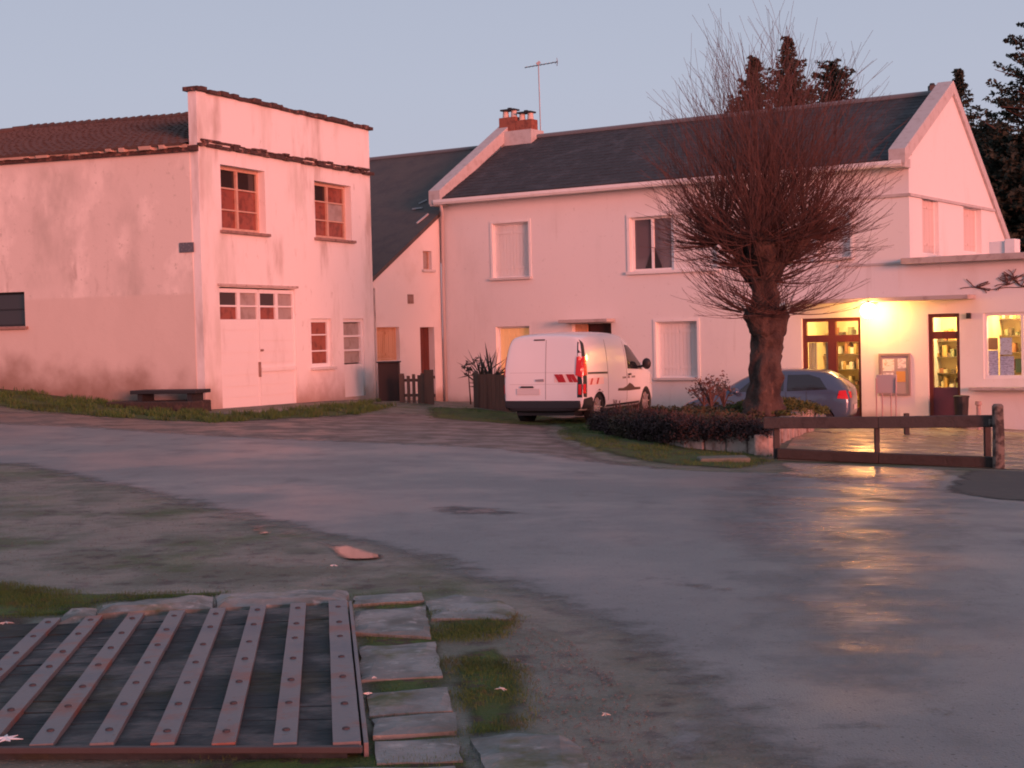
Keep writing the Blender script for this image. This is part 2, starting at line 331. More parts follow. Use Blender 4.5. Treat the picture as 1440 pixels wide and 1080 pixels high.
xs = np.concatenate([[-900, -500, -250, -120, -70, -45], np.arange(-30, 30.1, .5), [45, 70, 120, 250, 500, 900]])
ys = np.concatenate([[-300, -100, -30, -10], np.arange(0, 60.1, .5), [75, 100, 150, 300, 600, 1500]])
XX, YY = np.meshgrid(xs, ys); ZZ = G(XX, YY); nx = len(xs)
fine = (np.abs(XX) < 12) & (YY > 3) & (YY < 45)
me = bpy.data.meshes.new('ground')
me.from_pydata([(a, b, c) for a, b, c in zip(XX.ravel(), YY.ravel(), ZZ.ravel())], [], [(j * nx + i, j * nx + i + 1, (j + 1) * nx + i + 1, (j + 1) * nx + i) for j in range(len(ys) - 1) for i in range(nx - 1)])
me.materials.append(m_ground)
for p in me.polygons: p.use_smooth = True
tag(bpy.data.objects.new('ground', me), kind='structure'); COL.objects.link(bpy.data.objects['ground'])

sheet('lane', G_px([(-60, 575), (150, 583), (300, 592), (420, 588), (560, 578), (700, 590), (780, 600), (800, 615), (860, 645), (1000, 665), (700, 655), (400, 640), (150, 612), (-60, 604)]), .004, m_mud, .6, .6)
road = G_px([(-260, 597), (0, 594), (150, 600), (300, 611), (450, 618), (600, 624), (720, 630), (800, 640), (880, 652), (980, 661), (1090, 664), (1200, 660), (1440, 672), (1620, 690)]) + [(16, 9), (10, 3.2), (3, 3.2)] + \
       G_px([(975, 1078), (935, 1010), (870, 945), (800, 893), (735, 858), (640, 822), (560, 792), (460, 768), (370, 746), (200, 702), (90, 676), (0, 655)]) + [(-14, 17.5), (-24, 20), (-24, 29)]
sheet('road', road, .008, m_asph, .45, .7)
m_film = M('wet film on asphalt', (.18, .19, .195), .2, bump=((90, .4, .008), (9, .3, .02), (2.2, .25, .05)), rvar=(4, .4, .6, .16, .34), alpha_edge=4.0, spec=.7)
m_wetz = M('wet asphalt zone', (.215, .232, .24), .3, var=[(2.2, (.16, .172, .178), .5, .7), (60, (.2, .2, .19), .58, .7)], bump=((90, .5, .01), (7, .25, .02), (1.8, .2, .04)), rvar=(1.7, .42, .60, .25, .52, (.45, 1.3, 1)), alpha_edge=1.2, spec=.45)
sheet('wet_film', G_px([(1010, 668), (1100, 664), (1345, 668), (1420, 712), (1400, 790), (1450, 880), (1380, 1000), (1200, 1050), (1060, 1000), (960, 870), (1010, 800), (930, 740)]), .0105, m_wetz, .4, 1.6)
for l in ([(1120, 672), (1180, 667), (1260, 668), (1290, 674), (1230, 679), (1150, 679)], [(1140, 690), (1220, 686), (1275, 690), (1250, 699), (1160, 700)], [(1125, 716), (1190, 708), (1285, 712), (1300, 722), (1220, 731), (1150, 729)], [(1120, 752), (1170, 743), (1250, 741), (1300, 752), (1280, 766), (1200, 772), (1140, 768)],
          [(1115, 790), (1180, 782), (1260, 780), (1310, 788), (1270, 802), (1190, 808), (1130, 803)], [(1130, 835), (1190, 826), (1260, 828), (1280, 846), (1220, 858), (1150, 854)], [(1115, 890), (1160, 872), (1220, 868), (1275, 893), (1300, 922), (1240, 948), (1170, 952), (1125, 925)]):
    sheet('wet_film', G_px(l), .013, m_film, .2, .75)
sheet('road_gutter', G_px([(120, 676), (200, 690), (350, 728), (450, 755), (560, 782), (625, 806), (650, 822), (700, 838), (640, 826), (560, 798), (440, 768), (340, 745), (200, 705)]), .011, m_gut, .25, .45)
sheet('concrete_apron', G_px([(1092, 650), (1240, 656), (1345, 662), (1322, 692), (1200, 684), (1090, 668)]), .012, m_apron, .4, .12)
sheet('asphalt_patch', G_px([(1352, 662), (1440, 664), (1560, 668), (1560, 722), (1440, 708), (1318, 694)]), .016, m_patch, .3, .12)
sheet('terrace', [tuple(hitg(1093, 648)[:2]), tuple(hitg(1240, 652)[:2]), tuple(hitg(1410, 660)[:2]), tuple(hitg(1560, 665)[:2]), (17, 30), (14, 33.1), (9.4, 36.0), (4, 39.6), (4.5, 36), (6.8, 33), (5.2, 28)], .008, m_terr, .5, .2)
sheet('road_stain', G_px([(580, 716), (640, 710), (720, 716), (758, 724), (700, 728), (620, 726)]), .011, m_gut, .25, .5)
for i, l in enumerate(([(1040, 738), (1100, 742), (1150, 752), (1090, 754)], [(1150, 690), (1250, 700), (1340, 708), (1260, 712), (1180, 703)], [(1130, 770), (1200, 764), (1230, 776), (1160, 788)], [(1380, 762), (1440, 758), (1500, 765), (1440, 772)],
                       [(860, 810), (960, 812), (1060, 835), (980, 838)], [(930, 985), (1000, 978), (1080, 995), (1160, 990), (1100, 1012), (1000, 1018), (940, 1020)], [(1120, 1028), (1200, 1015), (1300, 1000), (1440, 985), (1440, 1000), (1250, 1035)])):
    sheet('road_stain', G_px(l), .0115 , m_gut, .2, .6)
sheet('damp_patch', G_px([(905, 1050), (925, 1012), (985, 1002), (1025, 1030), (1015, 1090), (920, 1095)]), .012, M('pale damp asphalt', (.17, .18, .185), .3, bump=(60, .3, .005), alpha_edge=5.0), .12, .3)
# grass and moss beds
moss = {
 'verge_grass': ([(-120, 540), (0, 545), (150, 565), (290, 580), (330, 582), (530, 565), (560, 572), (500, 585), (300, 596), (150, 588), (0, 573), (-120, 566)], .009, .5),
 'island_grass': ([(775, 590), (850, 590), (905, 612), (1000, 628), (1085, 640), (1095, 650), (1050, 661), (940, 655), (850, 640), (790, 618)], .010, .4),
 'fence_grass': ([(595, 572), (665, 574), (720, 580), (800, 588), (780, 600), (700, 596), (600, 588)], .008, .4),
 'kerb_moss': ([(-80, 805), (0, 820), (80, 832), (200, 836), (330, 832), (300, 842), (150, 850), (100, 868), (0, 872), (-120, 880)], .006, .10),
 'slab_moss': ([(605, 862), (700, 862), (740, 870), (700, 905), (740, 950), (760, 1000), (740, 1028), (650, 1038), (636, 980), (620, 930)], .0065, .10),
 'deck_moss': ([(488, 840), (600, 826), (640, 930), (650, 1030), (680, 1100), (100, 1120), (150, 1080), (505, 1055)], .005, .12)}
for k, (l, dz, fd) in moss.items(): sheet(k, G_px(l), dz, m_moss, .25, fd, kind='structure')
sheet('soil_bed', G_px([(-150, 860), (60, 866), (20, 930), (-150, 960)]), .008, m_soil, .2, .2)
for k, l in enumerate(([(455, 772), (490, 768), (545, 784), (520, 791), (480, 788)], [(350, 747), (372, 744), (386, 751), (362, 756)])):
    P = G_px(l); cx = sum(p[0] for p in P) / len(P); cy = sum(p[1] for p in P) / len(P)
    # water lies level: a hair above the highest ground it covers
    zz = max(g(*p) for p in P) if k != 3 else g(cx, cy)
    sheet('puddle', P, .015, m_water, .12, .10 if k != 2 else .08, flat=None)

# ---- grass blades: stuff
m_blade = M('grass blades', (.065, .12, .022), .8, var=[(6, (.09, .10, .04), .5, .66), (1.2, (.035, .06, .014), .5, .7)])
def blades(name, P, n, h, label, spread=.5):
    bm = newbm(); xs_ = [p[0] for p in P]; ys_ = [p[1] for p in P]; k = 0; tries = 0
    while k < n and tries < n * 30:
        tries += 1
        x = random.uniform(min(xs_), max(xs_)); y = random.uniform(min(ys_), max(ys_))
        if not inpoly(x, y, P) or noise.noise((x * 1.7, y * 1.7, 3)) < -.15 + .3 * random.random(): continue
        z = g(x, y) + .01; k += 1
        for _ in range(5):
            a = random.uniform(0, 6.28); hh = h * random.uniform(.4, 1.1); l = random.uniform(.1, spread) * hh; ww = hh * .07
            px_, py_ = x + random.uniform(-.05, .05), y + random.uniform(-.05, .05); dx, dy = math.cos(a), math.sin(a)
            v = [bm.verts.new((px_ - dy * ww, py_ + dx * ww, z)), bm.verts.new((px_ + dy * ww, py_ - dx * ww, z)), bm.verts.new((px_ + dx * l * .4 + dy * ww * .6, py_ + dy * l * .4 - dx * ww * .6, z + hh * .6)), bm.verts.new((px_ + dx * l, py_ + dy * l, z + hh))]
            bm.faces.new((v[0], v[1], v[2])); bm.faces.new((v[0], v[2], v[3]))
    return tag(obj(name, bm, m_blade, keep=True), label, 'grass', None, 'stuff')
blades('grass', G_px(moss['verge_grass'][0]), 2600, .11, 'short rough grass along the foot of the garage building')
blades('grass', G_px(moss['island_grass'][0]), 1800, .05, 'thin short grass in front of the round planter')
blades('grass', G_px(moss['fence_grass'][0]), 500, .04, 'thin grass under the brown board fence')
blades('grass', G_px(moss['kerb_moss'][0]), 2600, .022, 'bright green moss and grass above the steel banded deck')
blades('grass', G_px(moss['slab_moss'][0]), 2600, .020, 'mossy grass patch between the stone slabs and the road')
blades('grass', G_px(moss['deck_moss'][0]), 900, .018, 'moss growing in the joints beside the steel banded deck')
# ---- gravel: stuff
def gravel(name, P, n, r, label):
    bm = newbm(); xs_ = [p[0] for p in P]; ys_ = [p[1] for p in P]; k = 0; tries = 0
    while k < n and tries < n * 20:
        tries += 1
        x = random.uniform(min(xs_), max(xs_)); y = random.uniform(min(ys_), max(ys_))
        if not inpoly(x, y, P): continue
        k += 1; z = g(x, y) + .006; rr = r * random.choice((.35, .5, .6, .8, 1, 1.4)); a = random.uniform(0, 6.28)
        top = bm.verts.new((x, y, z + rr * random.uniform(.5, .9)))
        ring = [bm.verts.new((x + math.cos(a + i * 1.256) * rr * random.uniform(.7, 1.2), y + math.sin(a + i * 1.256) * rr * random.uniform(.7, 1.2), z)) for i in range(5)]
        for i in range(5): bm.faces.new((ring[i], ring[(i + 1) % 5], top))
    return tag(obj(name, bm, M('gravel stones', (.12, .11, .10), .85, var=[(17, (.22, .20, .18), .55, .7), (23, (.08, .07, .06), .5, .7)]), keep=True), label, 'gravel', None, 'stuff')
gravel('gravel', G_px([(735, 868), (800, 900), (870, 955), (930, 1020), (950, 1085), (830, 1085), (780, 1020), (740, 1010), (710, 905)]), 1300, .006, 'loose gravel on the dirt between slabs and road')
gravel('gravel', G_px([(0, 665), (200, 712), (370, 755), (600, 822), (330, 830), (0, 815)]), 1800, .006, 'fine gravel on the verge left of the wet road')

# ------------------------------------------------------------------ openings
def window(F, parent, r, kind, fm, sill=None, depth=.13, surround=None, name='window', panes=(2, 3), pane_mats=None, fw=.05):
    """opening r=(s0,z0,s1,z1) already cut; builds casing (part) with pane / shutter / sill sub-parts"""
    s0, z0, s1, z1 = r; bm = newbm()
    a, b = -depth - .05, -depth + .015
    fbox(bm, F, s0, s0 + fw, z0, z1, a, b); fbox(bm, F, s1 - fw, s1, z0, z1, a, b); fbox(bm, F, s0 + fw, s1 - fw, z1 - fw, z1, a, b); fbox(bm, F, s0 + fw, s1 - fw, z0, z0 + fw, a, b)
    nx_, nz_ = panes
    if kind == 'glass':
        for i in range(1, nx_):
            c = s0 + (s1 - s0) * i / nx_; fbox(bm, F, c - .035, c + .035, z0 + fw, z1 - fw, a + .004, b + .01)
        for j in range(1, nz_):
            c = z0 + (z1 - z0) * j / nz_; fbox(bm, F, s0 + fw, s1 - fw, c - .016, c + .016, a + .008, b - .006)
    wn_ = obj(name, bm, fm, parent)
    if kind == 'glass':
        pm = pane_mats or [m_darkglass]
        for i in range(nx_):
            for j in range(nz_):
                bm = newbm(); fbox(bm, F, s0 + (s1 - s0) * i / nx_ + .02, s0 + (s1 - s0) * (i + 1) / nx_ - .02, z0 + (z1 - z0) * j / nz_ + .01, z0 + (z1 - z0) * (j + 1) / nz_ - .01, a + .012, a + .02)
                obj('pane', bm, pm[(i * nz_ + j) % len(pm)], wn_)
    elif kind == 'shutter':
        for i in range(2):
            bm = newbm(); x0 = s0 + fw + (s1 - s0 - 2 * fw) * i / 2; x1 = s0 + fw + (s1 - s0 - 2 * fw) * (i + 1) / 2; n = 5
            for k in range(n): fbox(bm, F, x0 + (x1 - x0) * k / n + .003, x0 + (x1 - x0) * (k + 1) / n - .003, z0 + fw + .005, z1 - fw - .005, a + .01, b - .008 - .003 * (k % 2))
            for zz in (.18, .82): c = z0 + (z1 - z0) * zz; fbox(bm, F, x0 + .03, x1 - .03, c - .03, c + .03, b - .01, b + .006)
            obj('shutter', bm, pane_mats[0] if pane_mats else m_shutter, wn_)
    if surround:
        bm = newbm(); q = surround; p = .022
        fbox(bm, F, s0 - q, s0, z0, z1 + q, .002, p); fbox(bm, F, s1, s1 + q, z0, z1 + q, .002, p); fbox(bm, F, s0, s1, z1, z1 + q, .002, p)
        obj('surround', bm, m_trim, wn_)
    if sill:
        bm = newbm(); fbox(bm, F, s0 - .08, s1 + .08, z0 - .07, z0 - .003, -depth + .02, .09)
        obj('sill', bm, sill, wn_, bevel=.008)
    return wn_

# ================================================================== garage building (left)
gb = thing('garage_building', FL.w(0, .1), 'pink lit two storey garage building with flat parapet and double garage door', 'building')
ZC, ZP, WL, DL = 6.06, 7.22, 7.75, 11.5
w1 = FL.rect(311, 236, 373, 326); w2 = FL.rect(443, 258, 494, 336); gd = FL.rect(311, 405, 417, 580); gd[1] = -.2
w3 = FL.rect(438, 448, 467, 516); w4 = FL.rect(484, 448, 513, 560); w4[1] = .2
print('garage s:', w1, w2, gd, w3, w4)
bm = newbm(); slab(bm, FL, [(0, -1), (WL, -1), (WL, ZP), (0, ZP)], [w1, w2, gd, w3, w4], 0, -.22); obj('front_wall', bm, m_front, gb)
sw = FS.rect(35, 412, -60, 460)
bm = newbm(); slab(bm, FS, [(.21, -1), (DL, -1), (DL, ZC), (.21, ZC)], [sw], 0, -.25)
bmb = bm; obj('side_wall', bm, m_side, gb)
bm = newbm()
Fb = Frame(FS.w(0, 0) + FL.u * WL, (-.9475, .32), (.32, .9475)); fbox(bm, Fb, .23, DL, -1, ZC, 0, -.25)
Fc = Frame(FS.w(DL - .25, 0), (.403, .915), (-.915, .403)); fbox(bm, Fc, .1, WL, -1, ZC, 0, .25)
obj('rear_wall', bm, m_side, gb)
# cornice of broken dark tiles along front and round the corner
def tilerow(F, s0, s1, z, o0, o1, h, step=.17, jit=.03, miss=.0):
    bm = newbm(); s = s0
    while s < s1:
        l = step * random.uniform(.8, 1.3); e_ = min(s + l, s1); dj = random.uniform(-jit, jit)
        if random.random() > miss: fbox(bm, F, s, e_ - .006, z + dj * .4, z + h + dj, o0, o1 + random.uniform(-.04, .04))
        s = e_
    return bm
obj('cornice', tilerow(FL, -.02, WL + .02, ZC - .03, .003, .10, .08, .2, .03), m_dark, gb)
obj('cornice', tilerow(FL, .1, WL - .1, ZC + .07, .003, .07, .04, .25, .025, 0), m_dark, gb)
obj('parapet_cap', tilerow(FL, -.08, WL + .05, ZP + .003, -.30, .09, .09, .24, .03), m_dark, gb)
bm = newbm(); fbox(bm, FS, -.02, DL, ZC - .16, ZC - .03, .003, .10); obj('eave_board', bm, m_dark, gb)
# tiled hip roof
def PS(s, t, z): return FS.w(s, z, 0) - FS.n * 0 + FL.u * t
ZR = 7.28; E = .22
e0, e1, e2, e3 = PS(.22, -E, ZC - .02), PS(DL + E, -E, ZC - .02), PS(DL + E, WL + E, ZC - .02), PS(.22, WL + E, ZC - .02)
r0, r1 = PS(.22, WL / 2, ZR), PS(7.6, WL / 2, ZR)
def tileroof(bm, corners, rows, cols, th=.05, bulge=.03):
    """bilinear patch of overlapping curved tiles; corners a,b bottom; c,d top"""
    a, b, c, d = corners; n = (b - a).cross(d - a).normalized()
    if n.z < 0: n = -n
    for j in range(rows):
        v0, v1 = j / rows, (j + 1) / rows + .15 / rows
        for i in range(cols):
            u0, u1 = i / cols, (i + 1) / cols; um = (u0 + u1) / 2
            P = lambda u, v: a.lerp(b, u).lerp(d.lerp(c, u), v)
            jj = n * random.uniform(-.012, .012); lift = n * th
            p = [P(u0, v0) + lift * .6 + jj, P(um, v0) + lift + n * bulge + jj, P(u1, v0) + lift * .6 + jj, P(u1, v1) + n * .008, P(um, v1) + n * (.008 + bulge), P(u0, v1) + n * .008]
            v = [bm.verts.new(q) for q in p]
            bm.faces.new((v[0], v[1], v[4], v[5])); bm.faces.new((v[1], v[2], v[3], v[4]))
            q = [bm.verts.new(P(u0, v0) - n * .01), bm.verts.new(P(u1, v0) - n * .01)]
            bm.faces.new((q[0], q[1], v[2], v[1], v[0]))
bm = newbm(); tileroof(bm, (e0, e1, r1, r0), 14, 52); tileroof(bm, (e1, e2, r1 + Vector((0, 0, .001)), r1), 12, 28)
obj('roof', bm, m_tile, gb, keep=True)
bm = newbm(); tileroof(bm, (e2, e3, r0, r1), 8, 20)
n_ = 34
for k in range(n_):
    a = r0.lerp(r1, k / n_); b = r0.lerp(r1, (k + 1.1) / n_); tube(bm, [a + Vector((0, 0, .04 + .02 * random.random())), b + Vector((0, 0, .03))], [.11, .09], 8)
for k in range(20):
    a = e1.lerp(r1, k / 20); b = e1.lerp(r1, (k + 1.1) / 20); tube(bm, [a + Vector((0, 0, .06)), b + Vector((0, 0, .05))], [.10, .085], 8)
obj('ridge_tiles', bm, m_tile, gb)
bm = newbm()
prev = None; k = .2
while k < DL:
    o_ = random.choice((.13, .17, .22)); h_ = random.uniform(.03, .07)
    for e_ in (k, k + .13):
        cur_ = [bm.verts.new(FS.w(e_, ZC - .025 - h_, o_)), bm.verts.new(FS.w(e_, ZC - .005, o_ + .03)), bm.verts.new(FS.w(e_, ZC - .005, .101)), bm.verts.new(FS.w(e_, ZC - .025 - h_, .101))]
        if prev:
            for i in range(4): bm.faces.new((prev[i], prev[(i + 1) % 4], cur_[(i + 1) % 4], cur_[i]))
        prev = cur_
    k += .17
obj('mortar_edge', bm, M('pale mortar', (.5, .36, .3), .9), gb)
window(FL, gb, w1, 'glass', m_orangef, m_sill, .2, panes=(2, 3), pane_mats=[m_brownpane, m_brownpane, m_darkglass], fw=.08)
window(FL, gb, w2, 'glass', m_orangef, m_sill, .2, panes=(2, 3), pane_mats=[m_brownpane, m_brownpane, m_darkglass, m_brownpane, m_greypane, m_brownpane], fw=.08)
window(FL, gb, w3, 'glass', m_trim, m_sillw, .1, panes=(1, 3), pane_mats=[m_brownpane], fw=.09)
window(FS, gb, sw, 'glass', m_black, m_sill, .2, panes=(1, 2), pane_mats=[m_darkglass], fw=.05)
# side door with three panes
s0, z0, s1, z1 = w4
bm = newbm(); zb = FL.px(497, 512)[1]
fbox(bm, FL, s0, s0 + .08, z0, z1, -.16, -.06); fbox(bm, FL, s1 - .08, s1, z0, z1, -.16, -.06); fbox(bm, FL, s0 + .08, s1 - .08, z1 - .09, z1, -.16, -.06); fbox(bm, FL, s0 + .08, s1 - .08, z0, zb, -.15, -.07)
for j in (1, 2): c = zb + (z1 - .09 - zb) * j / 3; fbox(bm, FL, s0 + .08, s1 - .08, c - .025, c + .025, -.15, -.07)
sd = obj('side_door', bm, m_garage_door, gb)
for j in range(3):
    c0 = zb + (z1 - .09 - zb) * j / 3; bm = newbm(); fbox(bm, FL, s0 + .09, s1 - .09, c0 + .03, c0 + (z1 - .09 - zb) / 3 - .03, -.13, -.12); obj('pane', bm, m_greypane, sd)
# double garage door
s0, z0, s1, z1 = gd; zt = FL.px(363, 449)[1]; sm = FL.px(368, 500)[0]
for (a, b) in ((s0, sm - .01), (sm + .01, s1)):
    bm = newbm()
    n = 9; zlo = max(z0, -.1)
    fbox(bm, FL, a, b, zlo, zt, -.13, -.07)
    for j in range(n):
        fbox(bm, FL, a + .05, b - .05, zlo + (zt - zlo) * j / n + .008, zlo + (zt - zlo) * (j + 1) / n - .008, -.068, -.052 - random.uniform(0, .006))
    for x in (a, b - .05): fbox(bm, FL, x, x + .05, zlo, z1 - .04, -.125, -.045)
    fbox(bm, FL, a + .05, b - .05, z1 - .12, z1 - .03, -.125, -.045); mid = (a + b) / 2; fbox(bm, FL, mid - .06, mid + .06, zt + .003, z1 - .12, -.125, -.045)
    zc = (zt + z1 - .12) / 2
    for (c0, c1) in ((a + .05, mid - .06), (mid + .06, b - .05)): fbox(bm, FL, c0, c1, zc - .02, zc + .02, -.12, -.05)
    if a > s0 + .5: fbox(bm, FL, a + .02, b - .02, zlo + (zt - zlo) * .47, zlo + (zt - zlo) * .51, -.05, -.02)
    lf = obj('garage_door_leaf', bm, m_garage_door, gb)
    for (c0, c1, ms) in ((a + .05, mid - .06, (m_brownpane, m_darkglass)), (mid + .06, b - .05, (m_greypane, m_greypane))):
        for (d0, d1, mm) in ((zt, zc - .02, ms[0]), (zc + .02, z1 - .12, ms[1])):
            bm = newbm(); fbox(bm, FL, c0 + .002, c1 - .002, d0 + .005, d1 - .002, -.10, -.09); obj('pane', bm, mm, lf)
bm = newbm(); z_ = FL.px(368, 515)[1]; fbox(bm, FL, sm - .07, sm + .0, z_ - .25, z_ + .1, -.05, -.02); obj('door_latch', bm, m_sill, gb); bm = newbm(); fbox(bm, FL, sm + .02, sm + .1, z_ + .35, z_ + .4, -.05, .0); obj('door_handle', bm, m_sill, gb)
bm = newbm(); fbox(bm, FL, s0 - .08, s1 + .1, z1 + .02, z1 + .07, .003, .05); obj('lintel_strip', bm, M('stained ledge', (.5, .40, .37), .9, var=[(9, (.3, .2, .18), .5, .7)]), gb)
r = FS.rect(253, 341, 273, 355); bm = newbm(); fbox(bm, FS, min(r[0], r[2]), max(r[0], r[2]), r[1], r[3], .004, .03)
tag(obj('wall_plaque', bm, M('blue grey enamel', (.10, .10, .12), .45, var=[(25, (.2, .2, .22), .55, .65)]), bevel=.005), 'small dark rectangular street plaque high on the garage side wall', 'plaque')
# low dark plank bench by the wall corner
p = hitg(222, 584); bn = thing('plank_bench', p, 'low dark plank bench lying at the foot of the garage side wall', 'bench')
a_, b_ = FS.px(195, 560, .55)[0], FS.px(287, 560, .55)[0]; zb_ = g(*FS.w((a_ + b_) / 2, 0, .6)[:2])
bm = newbm()
for k in range(3): fbox(bm, FS, b_, a_, zb_ + .36, zb_ + .44, .25 + k * .22, .45 + k * .22)
obj('seat', bm, m_black, bn, bevel=.01)
bm = newbm(); fbox(bm, FS, b_ + .02, a_ + .55, zb_ - .3, zb_ + .20, .2, 1.0); obj('base', bm, M('dark stone', (.04, .028, .024), .9, var=[(9, (.08, .05, .04), .5, .7)], bump=(12, .8, .05)), bn, bevel=.03)
for s_ in (b_ + .15, a_ - .25):
    bm = newbm(); fbox(bm, FS, s_, s_ + .12, zb_ + .18, zb_ + .36, .32, .8); obj('leg', bm, m_black, bn)

# ================================================================== linked barn
lb = thing('barn', FK.w(1.5, 0), 'low barn with steep brown slate roof between garage building and main house', 'building')
def zrake(t): return 5.29 - .61 * t
ko = FK.rect(530, 460, 562, 507); kd = FK.rect(592, 460, 612, 575); kw = FK.rect(595, 353, 607, 379)
for q in (ko, kd, kw):
    if q[0] > q[2]: q[0], q[2] = q[2], q[0]
kd[1] = -.5
print('barn', ko, kd, kw)
bm = newbm(); slab(bm, FK, [(0.02, -1.2), (3.3, -1.2), (3.3, zrake(3.3) - .06), (0.02, zrake(0) - .06)], [ko, kd, kw], 0, -.3); obj('wall', bm, m_link, lb)
def PK(uu, rr, dz=0): # uu metres left of the gable plane, rr metres back
    return FK.o - FK.u * rr - FM.u * uu + Vector((0, 0, 5.29 + .61 * rr + dz))
bm = newbm()
box8(bm, [PK(-.06, -3.7), PK(8, -3.7), PK(8, -.002), PK(-.06, -.002), PK(-.06, -3.7, -.12), PK(8, -3.7, -.12), PK(8, -.002, -.12), PK(-.06, -.002, -.12)])
box8(bm, [PK(.02, 0), PK(8, 0), PK(8, 3.6), PK(.02, 3.6), PK(.02, 0, -.12), PK(8, 0, -.12), PK(8, 3.6, -.12), PK(.02, 3.6, -.12)])
q = lambda uu, rr, z: FK.o - FK.u * rr - FM.u * uu + Vector((0, 0, z))
box8(bm, [q(.02, 3.61, 7.48), q(8, 3.61, 7.48), q(8, 8, 4.4), q(.02, 8, 4.4), q(.02, 3.61, 7.36), q(8, 3.61, 7.36), q(8, 8, 4.28), q(.02, 8, 4.28)])
obj('roof', bm, m_slatebrown, lb)
bm = newbm(); tube(bm, [PK(.02, 3.6, .02), PK(8, 3.6, .02)], .07, 8); obj('ridge', bm, m_lead, lb)
bm = newbm(); slab(bm, Frame(PK(8, -3.3)[:2], (.554, .832), (-.832, .554)), [(0, -1), (11, -1), (11, 4.4), (6.9, 7.3), (0, 3.1)], [], 0, -.2)
fbox(bm, Frame(FK.w(3.3, 0)[:2], (-.832, .554), (-.554, -.832)), .0, 7.9, -1, 3.05, 0, -.25)
obj('rear_wall', bm, m_link, lb)
def doorpart(F, par, r, mat, name, depth=.18, planks=4):
    bm = newbm()
    for k in range(planks): fbox(bm, F, r[0] + (r[2] - r[0]) * k / planks + .003, r[0] + (r[2] - r[0]) * (k + 1) / planks - .003, r[1], r[3], -depth - .05, -depth - .004 * (k % 2))
    return obj(name, bm, mat, par)
doorpart(FK, lb, kd, m_woodred, 'door', .2, 3)
ws = window(FK, lb, ko, 'shutter', m_orange, None, .14, pane_mats=[m_orange], name='shuttered_window')
window(FK, lb, kw, 'glass', m_orangef, m_sillw, .12, panes=(1, 1), pane_mats=[m_greypane], fw=.03)
r = FK.rect(573, 414, 581, 427); bm = newbm(); fbox(bm, FK, min(r[0], r[2]), max(r[0], r[2]), r[1], r[3], .003, .02); obj('vent', bm, m_sill, lb)
for (x0, y0, x1, y1) in ((589, 286, 600, 281), (580, 294, 594, 292), (586, 314, 602, 301)):
    a = ray(x0, y0); n = (PK(1, 0) - PK(0, 0)).cross(PK(0, 1) - PK(0, 0)).normalized()
    P_ = []
    for (X_, Y_) in ((x0, y0), (x1, y1)):
        d = ray(X_, Y_); t = (PK(0, 0, .03) - EYE).dot(n) / d.dot(n); P_.append(EYE + d * t)
    bm = newbm(); bar(bm, P_[0], P_[1], .05, .04); obj('snow_hook', bm, M('pale zinc', (.45, .45, .47), .5), lb)

# ================================================================== main house
mh = thing('main_house', FM.w(6, -.3), 'long two storey pink lit house with dark slate roof and raised gables', 'building')
LM = 13.72; ZE = 5.72; ZPK = 7.50; TP = 3.3; TB = 8.0; ZB2 = 4.0
W = dict(a=FM.rect(693, 313, 744, 390), b=FM.rect(886, 302, 1008, 379), c=FM.rect(1150, 291, 1196, 362), d=FM.rect(698, 459, 745, 530), e=FM.rect(923, 452, 981, 531), door=FM.rect(806, 455, 861, 590), shop=FM.rect(1128, 447, 1211, 590))
W['door'][1] = -.45; W['shop'][1] = -.62
print({k: [round(x, 2) for x in v] for k, v in W.items()})
bm = newbm(); slab(bm, FM, [(0, -1.5), (LM, -1.5), (LM, ZE), (0, ZE)], list(W.values()), 0, -.25); obj('front_wall', bm, m_house, mh)
ga, gbw = FG.rect(1297, 277, 1320, 358), FG.rect(1355, 291, 1380, 355)
print('gable', ga, gbw)
def zrf(t): return ZE + (ZPK - ZE) * t / TP if t < TP else ZPK + (ZB2 - ZPK) * (t - TP) / (TB - TP)
OUT = lambda dz: [(.251, -1.5), (TB, -1.5), (TB, ZB2 + dz), (TP, ZPK + dz), (.251, zrf(.251) + dz)]
bm = newbm(); slab(bm, FG, OUT(.06), [ga, gbw], 0, -.28); obj('gable_wall', bm, m_gable, mh)
Fg2 = Frame(FM.o[:2], (.554, .832), (-.832, .554)); bm = newbm(); slab(bm, Fg2, [(.26, -1.5), (TB, -1.5), (TB, ZB2), (TP, ZPK), (.26, zrf(.26))], [], 0, -.28)
obj('gable_wall', bm, m_house, mh)
bm = newbm(); fbox(bm, Frame(FM.w(0, 0, -TB)[:2], UM, NM), .28, LM - .28, -1.5, ZB2, 0, .25); obj('rear_wall', bm, m_house, mh)
def PM(s, t, z): return FM.w(s, z, -t)
def slope(bm, s0, s1, t0, z0, t1, z1, th): box8(bm, [PM(s0, t0, z0), PM(s1, t0, z0), PM(s1, t1, z1), PM(s0, t1, z1), PM(s0, t0, z0 - th), PM(s1, t0, z0 - th), PM(s1, t1, z1 - th), PM(s0, t1, z1 - th)])
